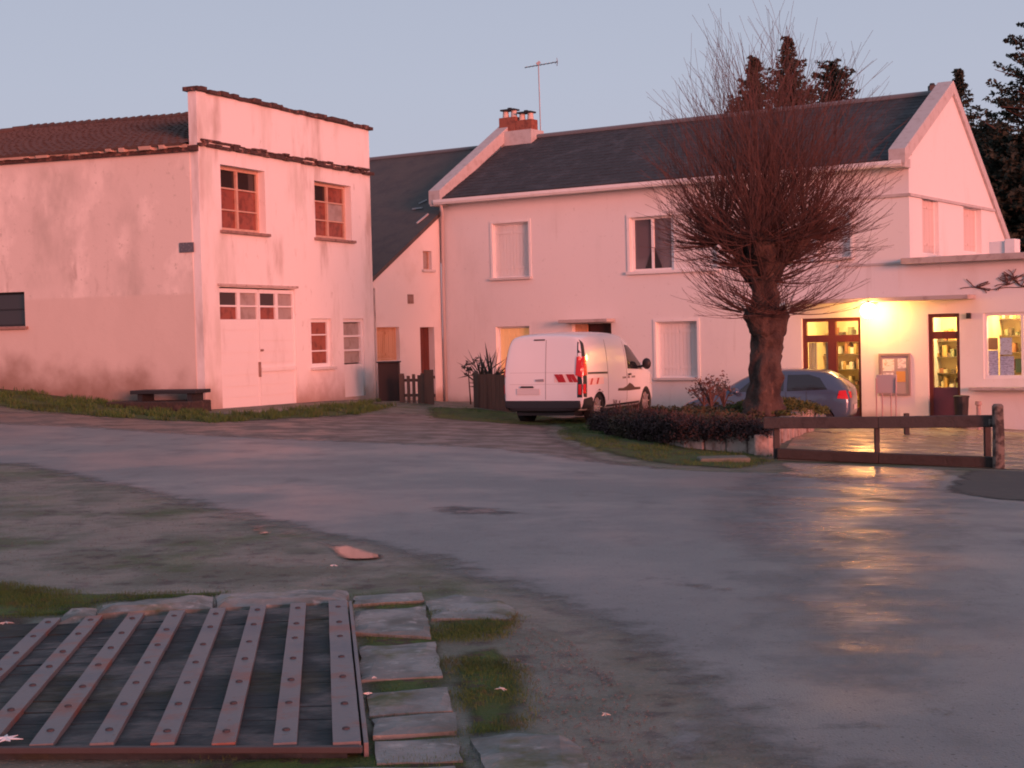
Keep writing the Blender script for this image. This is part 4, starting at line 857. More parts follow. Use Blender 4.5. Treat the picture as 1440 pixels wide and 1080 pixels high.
# hedge running round the front of the planter
m_hedge = M('purple brown hedge leaves', (.055, .030, .030), .85, var=[(1.5, (.085, .062, .038), .5, .68), (7, (.03, .016, .018), .5, .7)])
hd = thing('hedge', (3, 24.5, 0), 'low clipped purple brown hedge round the front of the planter', 'hedge')
bm = newbm(); path = [PB[8], PB[0], PB[1], PB[2], PB[3].lerp(PB[4], .05)]
pts = []
for i in range(len(path) - 1):
    a, b = path[i], path[i + 1]; m_ = max(2, int((b - a).length / .10))
    for k in range(m_): pts.append(a.lerp(b, k / m_))
wob = lambda p, s: noise.noise((p.x * s, p.y * s, 1.3))
stems = newbm()
for i, p in enumerate(pts):
    endf = min(1, i / 8, (len(pts) - i) / 5); inw = (c0_ - p).normalized()
    fr_ = i / len(pts); zlow = g(p.x, p.y) + .02 + .26 * max(0, (fr_ - .62) / .38); ztop = .16 + .14 * min(1, fr_ * 1.4) + .05 * wob(p, 1.1) - .06 * (1 - endf)
    for j in range(24):
        lat = random.uniform(-.34, .85) if random.random() < .6 else random.uniform(-.34, -.05); z = zlow + (ztop - zlow) * random.random() ** .7 * (1 - .25 * max(0, lat - .4))
        if lat < -.1 and z > zlow + (ztop - zlow) * .8: continue
        if lat > .1 and z < zlow + (ztop - zlow) * .7: continue
        cc = p + inw * (lat + .1) + Vector((random.uniform(-.06, .06), random.uniform(-.06, .06), z))
        leafcloud(bm, [cc], .024, 36, .10, .9)
    if i % 2 == 0: tube(stems, [p + inw * .3 + Vector((0, 0, -.1)), p + inw * .3 + Vector((random.uniform(-.1, .1), random.uniform(-.1, .1), .4))], [.012, .005], 4)
obj('foliage', bm, m_hedge, hd, keep=True); obj('stems', stems, m_twig, hd)
# ground cover green cushion on the right of the planter and loose growth
m_cush = M('yellow green cushion plant', (.085, .095, .02), .85, var=[(3, (.12, .105, .03), .5, .7)])
bm = newbm(); q0 = Vector((5.0, 29.0, .12))
for k in range(190):
    a = random.uniform(0, 6.28); rr = math.sqrt(random.random()); leafcloud(bm, [q0 + Vector((math.cos(a) * rr * 1.0, math.sin(a) * rr * 1.5, .22 * (1 - rr * rr)))], .03, 26, .12, .6)
tag(obj('cushion_plant', bm, m_cush, keep=True), 'low yellow green cushion plant on the planter right of the trunk', 'plant')
bm = newbm()
for k in range(260):
    i = random.randrange(n); p = PB[i].lerp(PB[(i + 1) % n], random.random()).lerp(c0_, random.uniform(.25, .95)); leafcloud(bm, [p + Vector((0, 0, .12 + .10 * random.random()))], .035, 22, .13, .6)
tag(obj('ground_cover', bm, M('olive ground cover', (.07, .062, .028), .9, var=[(2, (.09, .045, .03), .5, .65)]), keep=True), 'olive and brown ground cover plants over the planter soil', 'ground cover', None, 'stuff')
def bush(name, p, h, r_, n, label, col, leaf=.05, seed=1, mat=None, cat='shrub'):
    rnd = random.Random(seed); t = thing(name, p, label, cat); bm = newbm(); lf = newbm()
    for k in range(n):
        a = rnd.uniform(0, 6.28); tip = Vector(p) + Vector((math.cos(a) * r_ * rnd.uniform(.2, 1), math.sin(a) * r_ * rnd.uniform(.2, 1), h * rnd.uniform(.55, 1)))
        m1 = Vector(p).lerp(tip, .5) + Vector((0, 0, .1 * h)); tube(bm, [p, m1, tip], [.012, .009, .003], 4); leafcloud(lf, [tip, m1.lerp(tip, .5)], leaf, 7, r_ * .22, 1, rnd)
    obj('stems', bm, m_twig, t); obj('leaves', lf, mat or M(label[:20], col, .8), t, keep=True)
bush('shrub', at(1000, 572, 26.3), .55, .35, 16, 'sparse reddish shrub on the planter left of the trunk', (.16, .07, .055), .03, 2)
bush('shrub', at(1018, 572, 27.2), .5, .3, 12, 'sparse grey green shrub on the planter nearest the trunk', (.12, .10, .085), .03, 3)
bush('shrub', at(990, 570, 27.0), .35, .4, 12, 'low dull shrub tucked in the planter left of the reddish one', (.10, .06, .05), .03, 4)
pq = hitg(1018, 650); bm = newbm(); bx(bm, pq.x - .35, pq.x + .37, pq.y - .1, pq.y + .35, pq.z - .03, pq.z + .07)
tag(obj('stone_slab', bm, M('grey green stone', (.15, .145, .11), .9, var=[(9, (.1, .1, .07), .5, .7)], bump=(20, .6, .03)), bevel=.03), 'flat grey slab lying on the grass below the planter corner', 'stone slab')

# ================================================================== pollard tree
TY = 28.0
tb = at(1077, 566, TY); tb = Vector((tb.x, tb.y, .08)); pt_ = lambda x, y, dy=0: at(x, y, TY + dy)
tr = thing('pollard_tree', tb, 'bare pollarded tree with knobbly trunk and dense upright red brown shoots', 'tree')
bm = newbm()
def limb(pts, rad, n=20, amp=.06, sub=6):
    P_ = []; R_ = []
    for i in range(len(pts) - 1):
        for k in range(sub):
            f = k / sub; P_.append(Vector(pts[i]).lerp(Vector(pts[i + 1]), f)); R_.append(rad[i] + (rad[i + 1] - rad[i]) * (3 * f * f - 2 * f ** 3))
    P_.append(Vector(pts[-1])); R_.append(rad[-1]); rings = []
    for i, p in enumerate(P_):
        d = (P_[min(i + 1, len(P_) - 1)] - P_[max(i - 1, 0)]).normalized(); a = d.cross(Vector((.2, .9, .1))).normalized(); b = d.cross(a)
        ring = []
        for k in range(n):
            th = k * 6.2832 / n; dr = (a * math.cos(th) + b * math.sin(th)); q_ = p + dr * R_[i]
            rr = R_[i] * (1 + .09 * math.sin(th * 5 + i * .1)) + amp * noise.noise(q_ * 2.6) + amp * 1.0 * noise.noise(q_ * 7)
            ring.append(bm.verts.new(p + dr * max(.02, rr)))
        rings.append(ring)
    for i in range(len(rings) - 1):
        for k in range(n): bm.faces.new((rings[i][k], rings[i][(k + 1) % n], rings[i + 1][(k + 1) % n], rings[i + 1][k]))
    bm.faces.new(rings[0]); bm.faces.new(rings[-1][::-1])
limb([pt_(1076, 584), pt_(1076, 560), pt_(1078, 500), pt_(1079, 465), pt_(1077, 440), pt_(1074, 400), pt_(1072, 365), pt_(1074, 335), pt_(1078, 318)], [.42, .33, .27, .28, .27, .23, .26, .36, .15], 30, .09)
limb([pt_(1066, 385), pt_(1040, 352), pt_(1018, 338), pt_(1005, 334)], [.22, .17, .16, .05], 16, .07)
limb([pt_(1082, 380), pt_(1112, 350), pt_(1130, 335), pt_(1138, 325)], [.22, .17, .16, .05], 16, .07)
limb([pt_(1072, 370, -.1), pt_(1070, 345, -.5), pt_(1066, 330, -.7)], [.26, .24, .07], 16, .08)
limb([pt_(1078, 370, .1), pt_(1084, 340, .6), pt_(1088, 322, .8)], [.26, .24, .07], 16, .08)
limb([pt_(1078, 462), pt_(1060, 440, -.15), pt_(1052, 428, -.2)], [.30, .22, .05], 14, .08)
limb([pt_(1080, 460), pt_(1098, 440, -.1), pt_(1104, 430, -.1)], [.30, .2, .05], 14, .08)
obj('trunk', bm, m_bark, tr, smooth=True)
heads = [(pt_(1074, 338), .34, 360), (pt_(1014, 340), .20, 170), (pt_(1132, 332), .22, 175), (pt_(1067, 338, -.6), .26, 110), (pt_(1087, 330, .7), .26, 110), (pt_(1054, 440, -.1), .24, 60), (pt_(1100, 438, -.1), .22, 60), (pt_(1075, 395, -.1), .26, 40), (pt_(1048, 372), .20, 60), (pt_(1104, 370), .20, 60)]
rnd = random.Random(11); ECg = pt_(1082, 262)
def shoot(bm, p, d, L, r0, upk, seg=9, n=4, depth=0):
    lim = rnd.uniform(.82, 1.12); pts = [p.copy()]; d = d.normalized(); wv = Vector((rnd.gauss(0, .05), rnd.gauss(0, .05), 0))
    for k in range(seg):
        if k > 1:
            qe = pts[-1] - ECg
            if (qe.x ** 2 + qe.y ** 2) / 2.36 ** 2 + (qe.z / 3.25) ** 2 > lim: break
        d = (d + Vector((0, 0, upk)) + wv + Vector((rnd.gauss(0, .035), rnd.gauss(0, .035), rnd.gauss(0, .03)))).normalized(); pts.append(pts[-1] + d * L / seg)
    seg = len(pts) - 1
    tube(bm, pts, [max(.0028, r0 * (1 - .85 * i / seg)) for i in range(seg + 1)], n, cap=False)
    if depth < 1:
        for i in range(2, seg):
            if rnd.random() < .62:
                a = rnd.uniform(0, 6.28); dd = (pts[i] - pts[i - 1]).normalized(); sd_ = Vector((math.cos(a), math.sin(a), rnd.uniform(.0, .5))); shoot(bm, pts[i], dd * 1.0 + sd_ * .55, L * rnd.uniform(.14, .34), r0 * .42, .05, 4, 3, 1)
bm = newbm()
for hi, (c, r_, cnt) in enumerate(heads):
    for k in range(cnt):
        low = hi >= 5
        az = rnd.uniform(0, 6.2832); el = rnd.uniform(-.25, .45) if low else (rnd.uniform(-.35, .9) if rnd.random() < .68 else rnd.uniform(.9, 1.55))
        if hi in (1, 2) and el < 1.1 and rnd.random() < .6: az = (math.pi if hi == 1 else 0) + rnd.gauss(0, .7)
        d = Vector((math.cos(az) * math.cos(el), math.sin(az) * math.cos(el), math.sin(el)))
        upness = max(0, math.sin(el)); L = rnd.uniform(.55, 1.0) * (2.05 + 2.15 * upness ** 2.0) * (1.0 if low else 1)
        if rnd.random() < .10: L *= 1.1
        upk = .085 if el < .5 else .05
        EC = pt_(1082, 268); p0 = c + d * r_ * .7; dd_ = (d + Vector((0, 0, upk * 3))).normalized(); q0 = p0 - EC; sx_, sz_ = 2.28, 3.2
        A_ = (dd_.x ** 2 + dd_.y ** 2) / sx_ ** 2 + dd_.z ** 2 / sz_ ** 2; B_ = (q0.x * dd_.x + q0.y * dd_.y) / sx_ ** 2 + q0.z * dd_.z / sz_ ** 2; C_ = (q0.x ** 2 + q0.y ** 2) / sx_ ** 2 + q0.z ** 2 / sz_ ** 2 - 1
        far = (-B_ + math.sqrt(max(0, B_ * B_ - A_ * C_))) / A_
        if far < .3: continue
        L = far * (rnd.uniform(.45, 1.06) if el < .9 else rnd.uniform(.6, 1.08))
        shoot(bm, p0, d, L, rnd.uniform(.007, .014), upk * rnd.uniform(.3, 1.5))
obj('shoots', bm, m_twig, tr, keep=True)

# ================================================================== rail fence in front of terrace
ra, rb, rc_ = hitg(1094, 646), hitg(1236, 652), hitg(1398, 658)
fr = thing('rail_fence', rb, 'low brown timber rail fence standing along the road edge before the terrace', 'fence')
def H(p, h): return Vector((p.x, p.y, p.z + h))
topz_ = lambda p, px, py: p.z + (py and 0)
def zpix(p, py, px): # height above ground of pixel row at that ground point's depth
    return at(px, py, p.y).z - p.z
ht = [zpix(ra, 594, 1094), zpix(rb, 594, 1236), zpix(rc_, 592, 1398)]; print('rail h', ht, ra, rc_)
bm = newbm(); bar(bm, H(ra, ht[0]) - Vector((.2, 0, 0)), H(rb, ht[1]) - Vector((.001, 0, 0)), .09, .17); obj('top_rail', bm, m_rail, fr, bevel=.012)
bm = newbm(); bar(bm, H(rb, ht[1]) + Vector((.002, 0, 0)), H(rc_, ht[2]), .09, .17); obj('top_rail', bm, m_rail, fr, bevel=.012)
bm = newbm(); bar(bm, H(ra, .09), H(rb, .08), .14, .15); bar(bm, H(rb, .08) + Vector((.002, 0, 0)), H(rc_, .08), .14, .15); obj('bottom_beam', bm, M('dark sleeper', (.040, .028, .024), .8, var=[(6, (.03, .02, .016), .45, .7)], bump=(20, .6, .02)), fr, bevel=.015)
for p_, hh, wd in ((ra, ht[0] + .05, .09), (rb, ht[1], .07), (hitg(1392, 657), ht[2] + .02, .09)):
    bm = newbm(); bx(bm, p_.x - wd / 2, p_.x + wd / 2, p_.y + .06, p_.y + .14, p_.z - .2, p_.z + hh); obj('post', bm, m_rail, fr, bevel=.01)
pe = hitg(1404, 659); bm = newbm(); hh = zpix(pe, 568, 1403); tube(bm, [H(pe, -.2), H(pe, hh * .5) + Vector((.01, 0, 0)), H(pe, hh - .03), H(pe, hh)], [.085, .08, .078, .055], 14); obj('log_post', bm, m_railg, fr, smooth=False)
bm = newbm(); bar(bm, H(pe, ht[2]) + Vector((-.05, .1, -.02)), H(pe, ht[2] - .12) + Vector((-.3, 1.4, 0)), .06, .1); obj('side_rail', bm, m_railg, fr, bevel=.01)
ps = hitg(1276, 612); bm = newbm(); bx(bm, ps.x - .05, ps.x + .05, ps.y, ps.y + .1, ps.z - .1, ps.z + .45); tag(obj('terrace_post', bm, m_rail, bevel=.01), 'short dark wooden post on the terrace behind the rail fence', 'post')

# ================================================================== yard fences beside barn
def board_fence(name, a, b, h, wb, label, gap=.0, mat=m_fence, cat='fence', pointed=False, post=True):
    t = thing(name, a, label, cat); d = (b - a); L_ = Vector((d.x, d.y, 0)).length; n = max(2, int(L_ / (wb + gap))); bm = newbm(); nrm = Vector((d.y, -d.x, 0)).normalized()
    for k in range(n):
        p, q_ = a.lerp(b, k / n), a.lerp(b, k / n + wb / (wb + gap) / n - .004 / L_); hh = h * random.uniform(.96, 1.03)
        z0_ = min(g(p.x, p.y), g(q_.x, q_.y)) - .05; P4 = [p, q_, q_ + nrm * .022, p + nrm * .022]
        lo = [Vector((v.x, v.y, z0_)) for v in P4]; hi_ = [Vector((v.x, v.y, g(a.x, a.y) + hh)) for v in P4]; box8(bm, [lo[0], lo[1], hi_[1], hi_[0], lo[3], lo[2], hi_[2], hi_[3]])
    obj('boards', bm, mat, t)
    bm = newbm()
    for f in (.25, .8): bar(bm, Vector((a.x, a.y, g(a.x, a.y) + h * f)) - nrm * .03, Vector((b.x, b.y, g(a.x, a.y) + h * f)) - nrm * .03, .04, .07)
    obj('cross_rails', bm, mat, t)
    if post:
        for p in (a, b):
            bm = newbm(); bx(bm, p.x - .06, p.x + .06, p.y - .09, p.y + .03, g(p.x, p.y) - .2, g(a.x, a.y) + h * 1.05); obj('post', bm, mat, t, bevel=.01)
    return t
a = at(566, 572, 37.6); b = at(596, 574, 37.4); hpk = at(580, 527, 37.5).z
board_fence('picket_gate', a, b, hpk - g(a.x, a.y), .075, 'small brown picket gate in front of the barn wall', .055, cat='gate')
a = at(598, 572, 37.2); b = at(611, 572, 37.0); board_fence('fence_panel', a, b, at(604, 521, 37.1).z - g(a.x, a.y), .11, 'narrow brown board panel standing before the dark barn door', post=False)
a = at(670, 576, 37.0); b = at(722, 578, 36.0); board_fence('board_fence', a, b, at(690, 526, 36.5).z - g(a.x, a.y), .14, 'solid brown board fence ending behind the white van', .004)
pd = at(548, 560, 38.5); zt3 = at(548, 508, 38.5).z; bn2 = thing('dark_cupboard', (pd.x, pd.y, g(pd.x, pd.y)), 'dark wooden cupboard under the orange barn shutter', 'cupboard')
bm = newbm(); bx(bm, pd.x - .27, pd.x + .26, pd.y - .15, pd.y + .3, g(pd.x, pd.y) - .1, zt3 - .04); obj('body', bm, M('dark stained wood', (.04, .018, .015), .7), bn2, bevel=.01)
bm = newbm(); bx(bm, pd.x - .30, pd.x + .29, pd.y - .2, pd.y + .33, zt3 - .038, zt3); obj('top', bm, m_black, bn2, bevel=.008)
# spiky shrub over the board fence
rnd2 = random.Random(4); bs = at(684, 545, 37.6); sp = thing('spiky_shrub', (bs.x, bs.y, g(bs.x, bs.y)), 'grey green spiky shrub behind the brown board fence', 'shrub'); bm = newbm(); st_ = newbm()
tube(st_, [(bs.x, bs.y, g(bs.x, bs.y)), (bs.x, bs.y, bs.z)], .04, 6)
for k in range(90):
    a = rnd2.uniform(0, 6.28); el = rnd2.uniform(-.1, 1.4); d = Vector((math.cos(a) * math.cos(el), math.sin(a) * math.cos(el), math.sin(el))); L_ = rnd2.uniform(.35, .95) * (1 if el > .6 else .7); o_ = Vector(bs) + Vector((rnd2.uniform(-.2, .2), 0, rnd2.uniform(-.1, .35)))
    s_ = d.cross(Vector((0, 0, 1))).normalized() * .028; v = [bm.verts.new(x) for x in (o_ - s_ * .6, o_ + s_ * .6, o_ + d * L_ * .5 + s_, o_ + d * L_ - Vector((0, 0, .06)), o_ + d * L_ * .5 - s_)]; bm.faces.new(v)
obj('leaves', bm, M('grey green leaves', (.085, .085, .075), .7, var=[(5, (.05, .045, .04), .45, .6)]), sp, keep=True); obj('stem', st_, m_twig, sp)
p = at(655, 515, 38); leafp = newbm(); leafcloud(leafp, [p, p + Vector((.1, 0, -.15)), p + Vector((.28, 0, .1))], .05, 30, .14); stm = newbm(); tube(stm, [(p.x + .1, p.y, g(p.x, p.y)), (p.x + .05, p.y, p.z)], [.02, .01], 5)
t_ = thing('small_bush', (p.x, p.y, g(p.x, p.y)), 'small dark bush left of the spiky shrub against the house wall', 'shrub'); obj('leaves', leafp, MATS['grey green leaves'], t_, keep=True); obj('stem', stm, m_twig, t_)

# ================================================================== vehicles
def apply_mods(o):
    dg = bpy.context.evaluated_depsgraph_get(); me = bpy.data.meshes.new_from_object(o.evaluated_get(dg)); o.modifiers.clear(); o.data = me
def loft_body(st, mat, name, parent, arches, rear_tilt, sub=2, archr=.34, zc=.31):
    """st rows: x, zbottom, zbelt, ztop, wbottom, wbelt, wtop. x forward, y left"""
    bm = newbm(); rings = []
    for (x, zb_, zl, zt_, wb_, wl_, wt_) in st:
        half = [(0, zb_), (wb_ * .8, zb_), (wb_, zb_ + .05), (wl_ * .995, zb_ + (zl - zb_) * .45), (wl_, zl), (wl_ + (wt_ - wl_) * .45, zl + (zt_ - zl) * .5), (wt_, zt_ - .10 if zt_ - zl > .25 else zl + (zt_ - zl) * .7), (wt_ * .86, zt_ - .025 if zt_ - zl > .25 else zl + (zt_ - zl) * .92), (wt_ * .45, zt_), (0, zt_ + .008)]
        full = [(y, z) for y, z in half] + [(-y, z) for y, z in half[-2:0:-1]]
        rings.append([bm.verts.new((x + (rear_tilt(z) if x < .3 else 0), y, z)) for y, z in full])
    n = len(rings[0])
    for i in range(len(rings) - 1):
        for k in range(n): bm.faces.new((rings[i][k], rings[i][(k + 1) % n], rings[i + 1][(k + 1) % n], rings[i + 1][k]))
    bm.faces.new(rings[0]); bm.faces.new(rings[-1][::-1])
    bmesh.ops.recalc_face_normals(bm, faces=bm.faces[:])
    o = obj(name, bm, [mat, m_black], parent, local=True, smooth=True)
    s_ = o.modifiers.new('s', 'SUBSURF'); s_.levels = sub; s_.render_levels = sub; apply_mods(o)
    for ax in arches:
        for sy in (-1, 1):
            cb_ = newbm(); tube(cb_, [(ax, sy * .45, zc), (ax, sy * 1.2, zc)], archr, 32); c_ = obj('cutter', cb_, m_black)
            m_ = o.modifiers.new('b', 'BOOLEAN'); m_.operation = 'DIFFERENCE'; m_.object = c_; m_.solver = 'EXACT'; c_.parent = parent
            bpy.context.view_layer.update(); apply_mods(o); bpy.data.objects.remove(c_)
    for p in o.data.polygons: p.use_smooth = True
    m_ = o.modifiers.new('e', 'EDGE_SPLIT'); m_.split_angle = R(40); apply_mods(o)
    return o
def bvh_of(o):
    me = o.data; return BVHTree.FromPolygons([v.co.copy() for v in me.vertices], [list(p.vertices) for p in me.polygons])
def patch(name, bv, poly, axis, mat, parent, off=.006, cell=.05, thick=.0, label=None):
    """poly in (a,z); axis: 'R' right side (-y), 'L' left side, 'B' rear; laid on the body surface"""
    vs = [Vector(p) for p in poly]; Q = []
    for i in range(len(vs)):
        a, b = vs[i], vs[(i + 1) % len(vs)]; n = max(1, int((b - a).length / cell)); Q += [a.lerp(b, k / n) for k in range(n)]
    es = [(i, (i + 1) % len(Q)) for i in range(len(Q))]; PQ = [(q.x, q.y) for q in Q]; allv = list(Q)
    xa, xb, ya, yb = min(p[0] for p in PQ), max(p[0] for p in PQ), min(p[1] for p in PQ), max(p[1] for p in PQ)
    y = ya + cell / 2
    while y < yb:
        x = xa + cell / 2
        while x < xb:
            if inpoly(x, y, PQ) and edist(x, y, PQ) > cell * .3: allv.append(Vector((x, y)))
            x += cell
        y += cell
    cv, ce, cf, *_ = delaunay_2d_cdt(allv, es, [], 1, 1e-6); bm = newbm(); V = []; U = []
    for c in cv:
        if axis == 'R': o_, d = Vector((c.x, -3, c.y)), Vector((0, 1, 0))
        elif axis == 'L': o_, d = Vector((c.x, 3, c.y)), Vector((0, -1, 0))
        elif axis == 'F': o_, d = Vector((8, c.x, c.y)), Vector((-1, 0, 0))
        else: o_, d = Vector((-3, c.x, c.y)), Vector((1, 0, 0))
        h, nn, *_ = bv.ray_cast(o_, d)
        if h is None: V.append(None); U.append(None); continue
        V.append(bm.verts.new(h - d * (off + thick))); U.append(bm.verts.new(h - d * (off if thick else -.004)))
    cnt = {}
    for f in cf:
        if any(V[i] is None for i in f): continue
        bm.faces.new([V[i] for i in f]); bm.faces.new([U[i] for i in reversed(f)])
        for i in range(len(f)): k = frozenset((f[i], f[(i + 1) % len(f)])); cnt[k] = cnt.get(k, 0) + 1
    for k, c in cnt.items():
        if c == 1: i, j = tuple(k); bm.faces.new((V[i], V[j], U[j], U[i]))
    return obj(name, bm, mat, parent, local=True, smooth=False, label=label)
m_tyre = M('tyre rubber', (.018, .016, .017), .85); m_rim = M('wheel rim', (.42, .38, .37), .4, metal=.4)
def wheel(parent, x, y, r, side, rr=.62):
    bm = newbm(); w_ = .19; prof = [(r * .60, -w_ / 2), (r * .93, -w_ / 2), (r, -w_ / 2 + .03), (r, w_ / 2 - .03), (r * .93, w_ / 2), (r * .60, w_ / 2)]; n = 36; rings = []
    for k in range(n):
        a = k * 2 * math.pi / n; rings.append([bm.verts.new((x + math.cos(a) * p[0], y + p[1], r + math.sin(a) * p[0])) for p in prof])
    for k in range(n):
        for j in range(len(prof)): bm.faces.new((rings[k][j], rings[k][(j + 1) % 6], rings[(k + 1) % n][(j + 1) % 6], rings[(k + 1) % n][j]))
    wh = obj('wheel', bm, m_tyre, parent, local=True)
    bm = newbm(); yo = y + side * (w_ / 2 - .03); tube(bm, [(x, y, r), (x, yo, r)], [r * .60, r * .60], 30); tube(bm, [(x, yo + side * .002, r), (x, yo + side * .02, r)], [r * .2, r * .14], 16)
    for k in range(8):
        a = k * math.pi / 4; bar(bm, (x + math.cos(a) * r * .15, yo + side * .012, r + math.sin(a) * r * .15), (x + math.cos(a) * r * .56, yo + side * .012, r + math.sin(a) * r * .56), .02, r * .16, Vector((0, 1, 0)))
    obj('rim', bm, m_rim, wh, local=True)
# ---- white van
m_van = M('white van paint', (.80, .76, .77), .28, coat=.6); m_vblack = M('black plastic', (.022, .020, .024), .55); m_carglass = M('tinted car glass', (.02, .022, .026), .04, spec=.9)
m_redl = M('red lens', (.55, .01, .015), .15, emit=((1, .02, .02), .04)); m_red = M('red reflective stripe', (.42, .012, .02), .4); m_stripe = M('white stripe', (.82, .6, .56), .4); m_mark = M('dark lettering', (.09, .05, .04), .6); m_plate = M('number plate', (.66, .58, .58), .5)
th = R(27); hv = Vector((math.sin(th), math.cos(th), 0)); rv = Vector((math.cos(th), -math.sin(th), 0))
corner = at(813, 594, 31.0); vo = corner - rv * .85; vz = min(g(vo.x, vo.y), g(corner.x, corner.y)) - .015; vo = vo + rv * .07
van = thing('white_van', (vo.x, vo.y, vz), 'white delivery van parked with its rear towards the road', 'van', rz=math.pi / 2 - th)
st = [(.0, .36, 1.02, 1.72, .82, .84, .72), (.02, .29, 1.02, 1.78, .85, .865, .755), (.07, .26, 1.02, 1.81, .865, .88, .775), (.6, .25, 1.02, 1.84, .87, .885, .79), (1.4, .24, 1.02, 1.85, .87, .885, .79), (2.1, .24, 1.03, 1.83, .87, .885, .77), (2.5, .24, 1.04, 1.76, .87, .885, .74), (2.9, .24, 1.06, 1.60, .87, .88, .67), (3.25, .24, 1.06, 1.33, .86, .86, .66),
      (3.45, .24, 1.03, 1.15, .85, .84, .68), (3.8, .25, .94, 1.05, .82, .80, .66), (4.02, .30, .80, .90, .74, .72, .58), (4.10, .38, .68, .72, .62, .60, .46)]
tilt = lambda z: max(0, z - .95) ** 1.5 * .15
vb = loft_body(st, m_van, 'body', van, (.78, 3.33), tilt); bv = bvh_of(vb)
for (x, y) in ((.78, .74), (.78, -.74), (3.33, .74), (3.33, -.74)): wheel(van, x, y, .335, 1 if y > 0 else -1)
bm = newbm(); bx(bm, .1, 3.9, -.62, .62, .20, .32); obj('underbody', bm, m_vblack, van, local=True)
patch('rear_bumper', bv, [(-.80, .27), (.80, .27), (.82, .42), (.81, .50), (-.81, .50), (-.82, .42)], 'B', m_vblack, van, .03, .06, .05)
for ax, sy in (('R', -1), ('L', 1)):
    patch('bumper_corner', bv, [(.008, .30), (.42, .27), (.44, .52), (.36, .56), (.008, .53)], ax, m_vblack, van, .006, .05, .01)
    patch('sill_strip', bv, [(1.16, .25), (2.95, .25), (2.95, .36), (1.16, .36)], ax, m_vblack, van)
    patch('light_surround', bv, [(.015, .57), (.17, .56), (.19, 1.02), (.022, 1.0)], ax, m_vblack, van, .004)
    patch('tail_light', bv, [(.022, .98), (.19, 1.0), (.20, 1.34), (.08, 1.37), (.03, 1.1)], ax, m_redl, van, .006, .05, .01)
    patch('reflector', bv, [(.018, .64), (.11, .64), (.11, .82), (.02, .82)], ax, m_redl, van, .012, .05, .006)
    patch('light_surround', bv, [(.075, 1.36), (.20, 1.34), (.235, 1.62), (.15, 1.70)], ax, m_vblack, van, .005)
    patch('door_window', bv, [(2.27, 1.06), (3.10, 1.02), (3.06, 1.16), (2.78, 1.44), (2.52, 1.54), (2.30, 1.56)], ax, m_carglass, van)
    patch('side_panel_line', bv, [(1.22, .45), (1.235, .45), (1.235, 1.68), (1.22, 1.68)], ax, M('panel gap', (.28, .25, .25), .8), van, .003)
    patch('side_panel_line', bv, [(2.20, .40), (2.215, .40), (2.215, 1.64), (2.20, 1.64)], ax, MATS['panel gap'], van, .003)
    patch('sliding_rail', bv, [(.25, 1.01), (1.2, .99), (1.2, 1.03), (.25, 1.05)], ax, m_vblack, van)
    patch('door_handle', bv, [(2.26, .92), (2.40, .92), (2.40, .96), (2.26, .96)], ax, m_vblack, van, .02, .05, .01)
    patch('headlight', bv, [(3.62, .72), (3.92, .66), (3.93, .80), (3.70, .93)], ax, M('headlight lens', (.6, .58, .56), .08, spec=.8), van)
    patch('arch_trim', bv, [(.62 + .0, .60), (.78, .665), (.94, .60), (.96, .63), (.78, .70), (.60, .63)], ax, m_vblack, van)
    bm = newbm(); bmesh.ops.create_uvsphere(bm, u_segments=14, v_segments=10, radius=1, matrix=Matrix.Translation((3.02, sy * 1.0, 1.14)) @ Matrix.Diagonal((.07, .10, .12, 1))); tube(bm, [(3.02, sy * .84, 1.08), (3.02, sy * .95, 1.1)], .025, 8); obj('mirror', bm, m_vblack, van, local=True, smooth=True)
for k in range(2): patch('reflective_stripe', bv, [(.20 + .28 * k, .98) if False else (-.42 - .16 * k - .0, 1.02), (-.34 - .16 * k, 1.02), (-.42 - .16 * k, .86) , (-.50 - .16 * k, .86)], 'B', m_red, van, .008)
patch('stripe_band', bv, [(-.24, 1.02), (-.78, 1.02), (-.78, .86), (-.24, .86)], 'B', m_stripe, van, .003)
for k in range(3): patch('reflective_stripe', bv, [(-.24 - .17 * k, 1.02), (-.33 - .17 * k, 1.02), (-.43 - .17 * k, .86), (-.34 - .17 * k, .86)], 'B', m_red, van, .010) if k != 1 else None
for k in range(2): patch('reflective_stripe', bv, [(.32 + .30 * k, .80), (.40 + .30 * k, .80), (.48 + .30 * k, .92), (.40 + .30 * k, .92)], 'R', m_red, van)
patch('stripe_band', bv, [(.26, .79), (1.0, .79), (1.0, .93), (.26, .93)], 'R', m_stripe, van, .003)
patch('light_surround', bv, [(-.74, .56), (-.845, .56), (-.845, 1.0), (-.755, 1.0)], 'B', m_vblack, van, .006)
patch('tail_light', bv, [(-.715, 1.0), (-.855, .95), (-.848, 1.38), (-.735, 1.36)], 'B', m_redl, van, .012, .05, .01)
patch('reflector', bv, [(-.77, .62), (-.835, .62), (-.838, .82), (-.775, .82)], 'B', m_redl, van, .014, .05, .006)
patch('light_surround', bv, [(-.74, 1.37), (-.825, 1.39), (-.775, 1.70), (-.725, 1.71)], 'B', m_vblack, van, .006)
patch('number_plate', bv, [(.08, .62), (.58, .62), (.58, .74), (.08, .74)], 'B', m_plate, van, .01, .06, .008)
patch('plate_light', bv, [(.20, .755), (.50, .755), (.48, .79), (.22, .79)], 'B', m_vblack, van, .02, .05, .012)
patch('rear_handle', bv, [(-.02, .88), (.16, .88), (.17, .92), (-.01, .93)], 'B', M('grey handle', (.3, .28, .3), .4), van, .012, .05, .01)
patch('brake_light', bv, [(-.02, 1.69), (.22, 1.69), (.22, 1.715), (-.02, 1.715)], 'B', m_vblack, van, .01)
patch('rear_door_line', bv, [(-.055, .52), (-.045, .52), (-.045, 1.70), (-.055, 1.70)], 'B', MATS['panel gap'], van, .004)
